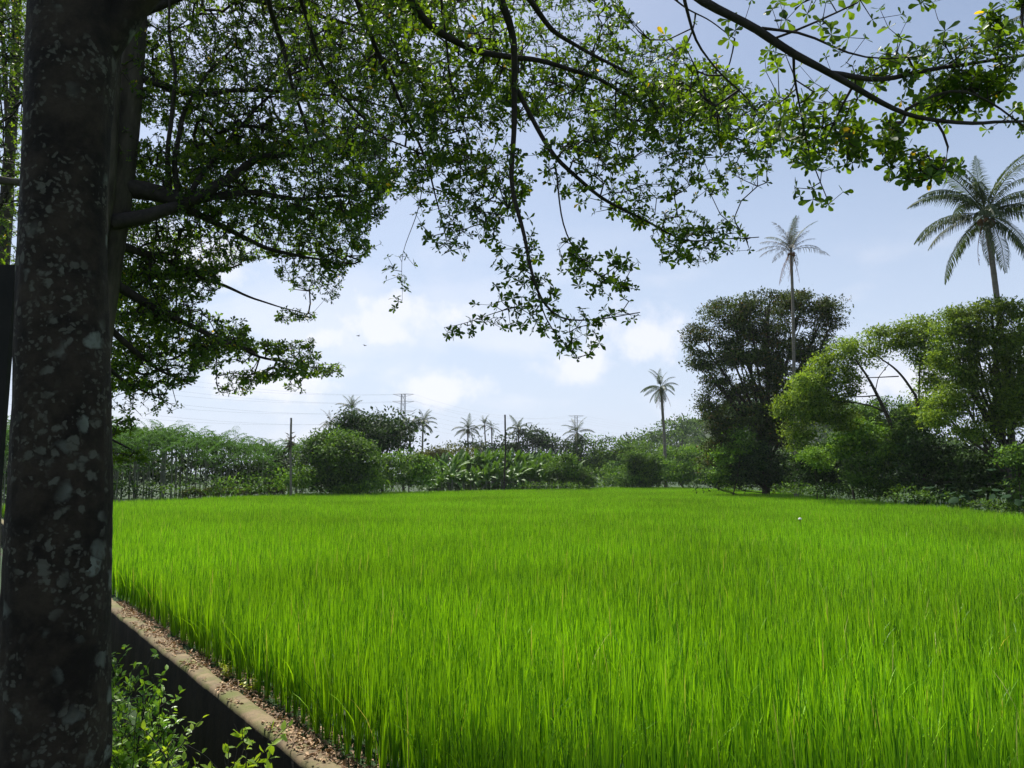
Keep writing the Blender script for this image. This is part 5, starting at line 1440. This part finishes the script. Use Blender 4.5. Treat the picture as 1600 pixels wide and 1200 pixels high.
bare_limbs()

# ---------------------------------------------------------------- pylons and wires
def pylon(px, ytop, D, label):
    x = P(px, 740, D)[0]; H = (740 - ytop) / F * D + CAMZ
    o = thing('pylon', label, 'pylon', (x, D, 0), 'transmission pylons')
    h = MB(); w0, w1 = 3.6, .8
    lv = np.linspace(0, H, 13); wd = np.interp(lv, [0, H * .62, H], [w0, w1 * 1.25, w1])
    corners = lambda k: [np.array((x + sx * wd[k], D + sy * wd[k], lv[k])) for sx, sy in ((-1, -1), (1, -1), (1, 1), (-1, 1))]
    for c in range(4):
        tube(h, np.array([corners(k)[c] for k in range(13)]), .11, 4)
    h.build('legs', M['steel'], o)
    h = MB()
    for k in range(12):
        A, B = corners(k), corners(k + 1)
        for c in range(4):
            d = (c + 1) % 4
            for p, q in ((A[c], B[d]), (A[d], B[c]), (B[c], B[d])): tube(h, np.array([p, q]), .055, 3, cap=False)
    h.build('braces', M['steel'], o)
    arms = []
    for fz, wl in ((1.0, 4.6), (.915, 4.8), (.80, 4.8), (.69, 4.6)):
        m = MB(); z = H * fz
        for s in (-1, 1):
            e = np.array((x + s * wl, D, z)); tube(m, np.array([(x, D - .7, z + .1), e]), .08, 4); tube(m, np.array([(x, D + .7, z + .1), e]), .08, 4); tube(m, np.array([(x, D, z - 1.3), e]), .07, 4)
            arms.append(e)
        m.build('cross_arm', M['steel'], o)
    return arms
a1 = pylon(628, 616, 330, 'lattice transmission pylon rising above the dark tree cluster left of centre')
a2 = pylon(901, 650, 460, 'smaller lattice pylon behind the vine-covered palm right of centre')
wn = 0
def wire(p, q, sag, label):
    u = np.linspace(0, 1, 50)[:, None]; c = p * (1 - u) + q * u; c[:, 2] -= (4 * u * (1 - u))[:, 0] * sag
    mb = MB(); tube(mb, c, .02, 3, cap=False)
    tag(mb.build('power_line', M['wire']), label, 'cable', 'power lines')
lvl = ('topmost', 'upper', 'middle', 'lowest')
for k in range(8):
    s = 'near' if k % 2 == 0 else 'far'
    e = P(-700 + (k % 2) * 160, 400 + (k // 2) * 34, 150)
    wire(a1[k], e, 9, '%s power line on the %s side running left from the left pylon' % (lvl[k // 2], s))
    wire(a1[k], a2[k], 5.5, '%s power line on the %s side between the two pylons' % (lvl[k // 2], s))
    e2 = a2[k] + np.array((260., 260., 0))
    wire(a2[k], e2, 6, '%s power line on the %s side leaving the right pylon behind the hill' % (lvl[k // 2], s))

# birds, marker
def bird(px, py, D, label, rz):
    c = P(px, py, D); o = thing('bird', label, 'bird', c, rz=rz)
    b = MB(); tt = np.linspace(0, 1, 7); tube(b, np.stack([tt * .3 - .15, 0 * tt, 0 * tt], -1), .035 * np.sin(np.pi * np.clip(tt, .04, .96)) + .004, 6); b.build('body', M['bird'], o, True)
    for s in (-1, 1):
        m = MB(); V = [(.06, s * .02, .01), (-.04, s * .02, .01), (.05, s * .18, .09), (-.05, s * .17, .085), (-.03, s * .36, .05), (-.07, s * .34, .05)]
        m.add(V + [(a, b_, c_ - .008) for a, b_, c_ in V], [(0, 1, 3, 2), (2, 3, 5, 4), (6, 8, 9, 7), (8, 10, 11, 9), (0, 2, 8, 6), (2, 4, 10, 8), (1, 7, 9, 3), (3, 9, 11, 5)]); m.build('wing', M['bird'], o, True)
bird(560, 525, 75, 'upper one of two tiny birds flying left of centre', .7)
bird(570, 540, 75, 'lower one of two tiny birds flying left of centre', -.4)
mk = on_tops(1250, 811); o = thing('field_marker', 'small white cap on a short brown stake among the rice at right', 'marker', (mk[0], mk[1], 0))
mb = MB(); tube(mb, np.array([(mk[0], mk[1], 0), (mk[0], mk[1], GH + .02)]), .015, 6); mb.build('stake', M['stake'], o)
mb = MB(); tube(mb, np.array([(mk[0], mk[1], GH + .02), (mk[0], mk[1], GH + .05), (mk[0], mk[1], GH + .075), (mk[0], mk[1], GH + .085)]), np.array((.065, .06, .035, .01)), 12); mb.build('cap', M['white'], o)

# ---------------------------------------------------------------- haze
HAZE = 0.00014
if HAZE:
    mb = MB(); boxv(mb, (-1900, -1900, -2.0), (1900, 1900, 48.0))
    m, t, o_ = mat_new('haze')
    pv_ = N(t, 'ShaderNodeVolumePrincipled'); pv_.inputs['Color'].default_value = (.86, .9, 1, 1); pv_.inputs['Density'].default_value = HAZE; pv_.inputs['Anisotropy'].default_value = .3
    L(t, pv_.outputs[0], o_.inputs['Volume'])
    h = mb.build('haze', m, smooth=False); h['kind'] = 'stuff'
print('far tris', TOTAL, 'all', sum(len(m_.loops) - 2 * len(m_.polygons) for m_ in bpy.data.meshes))
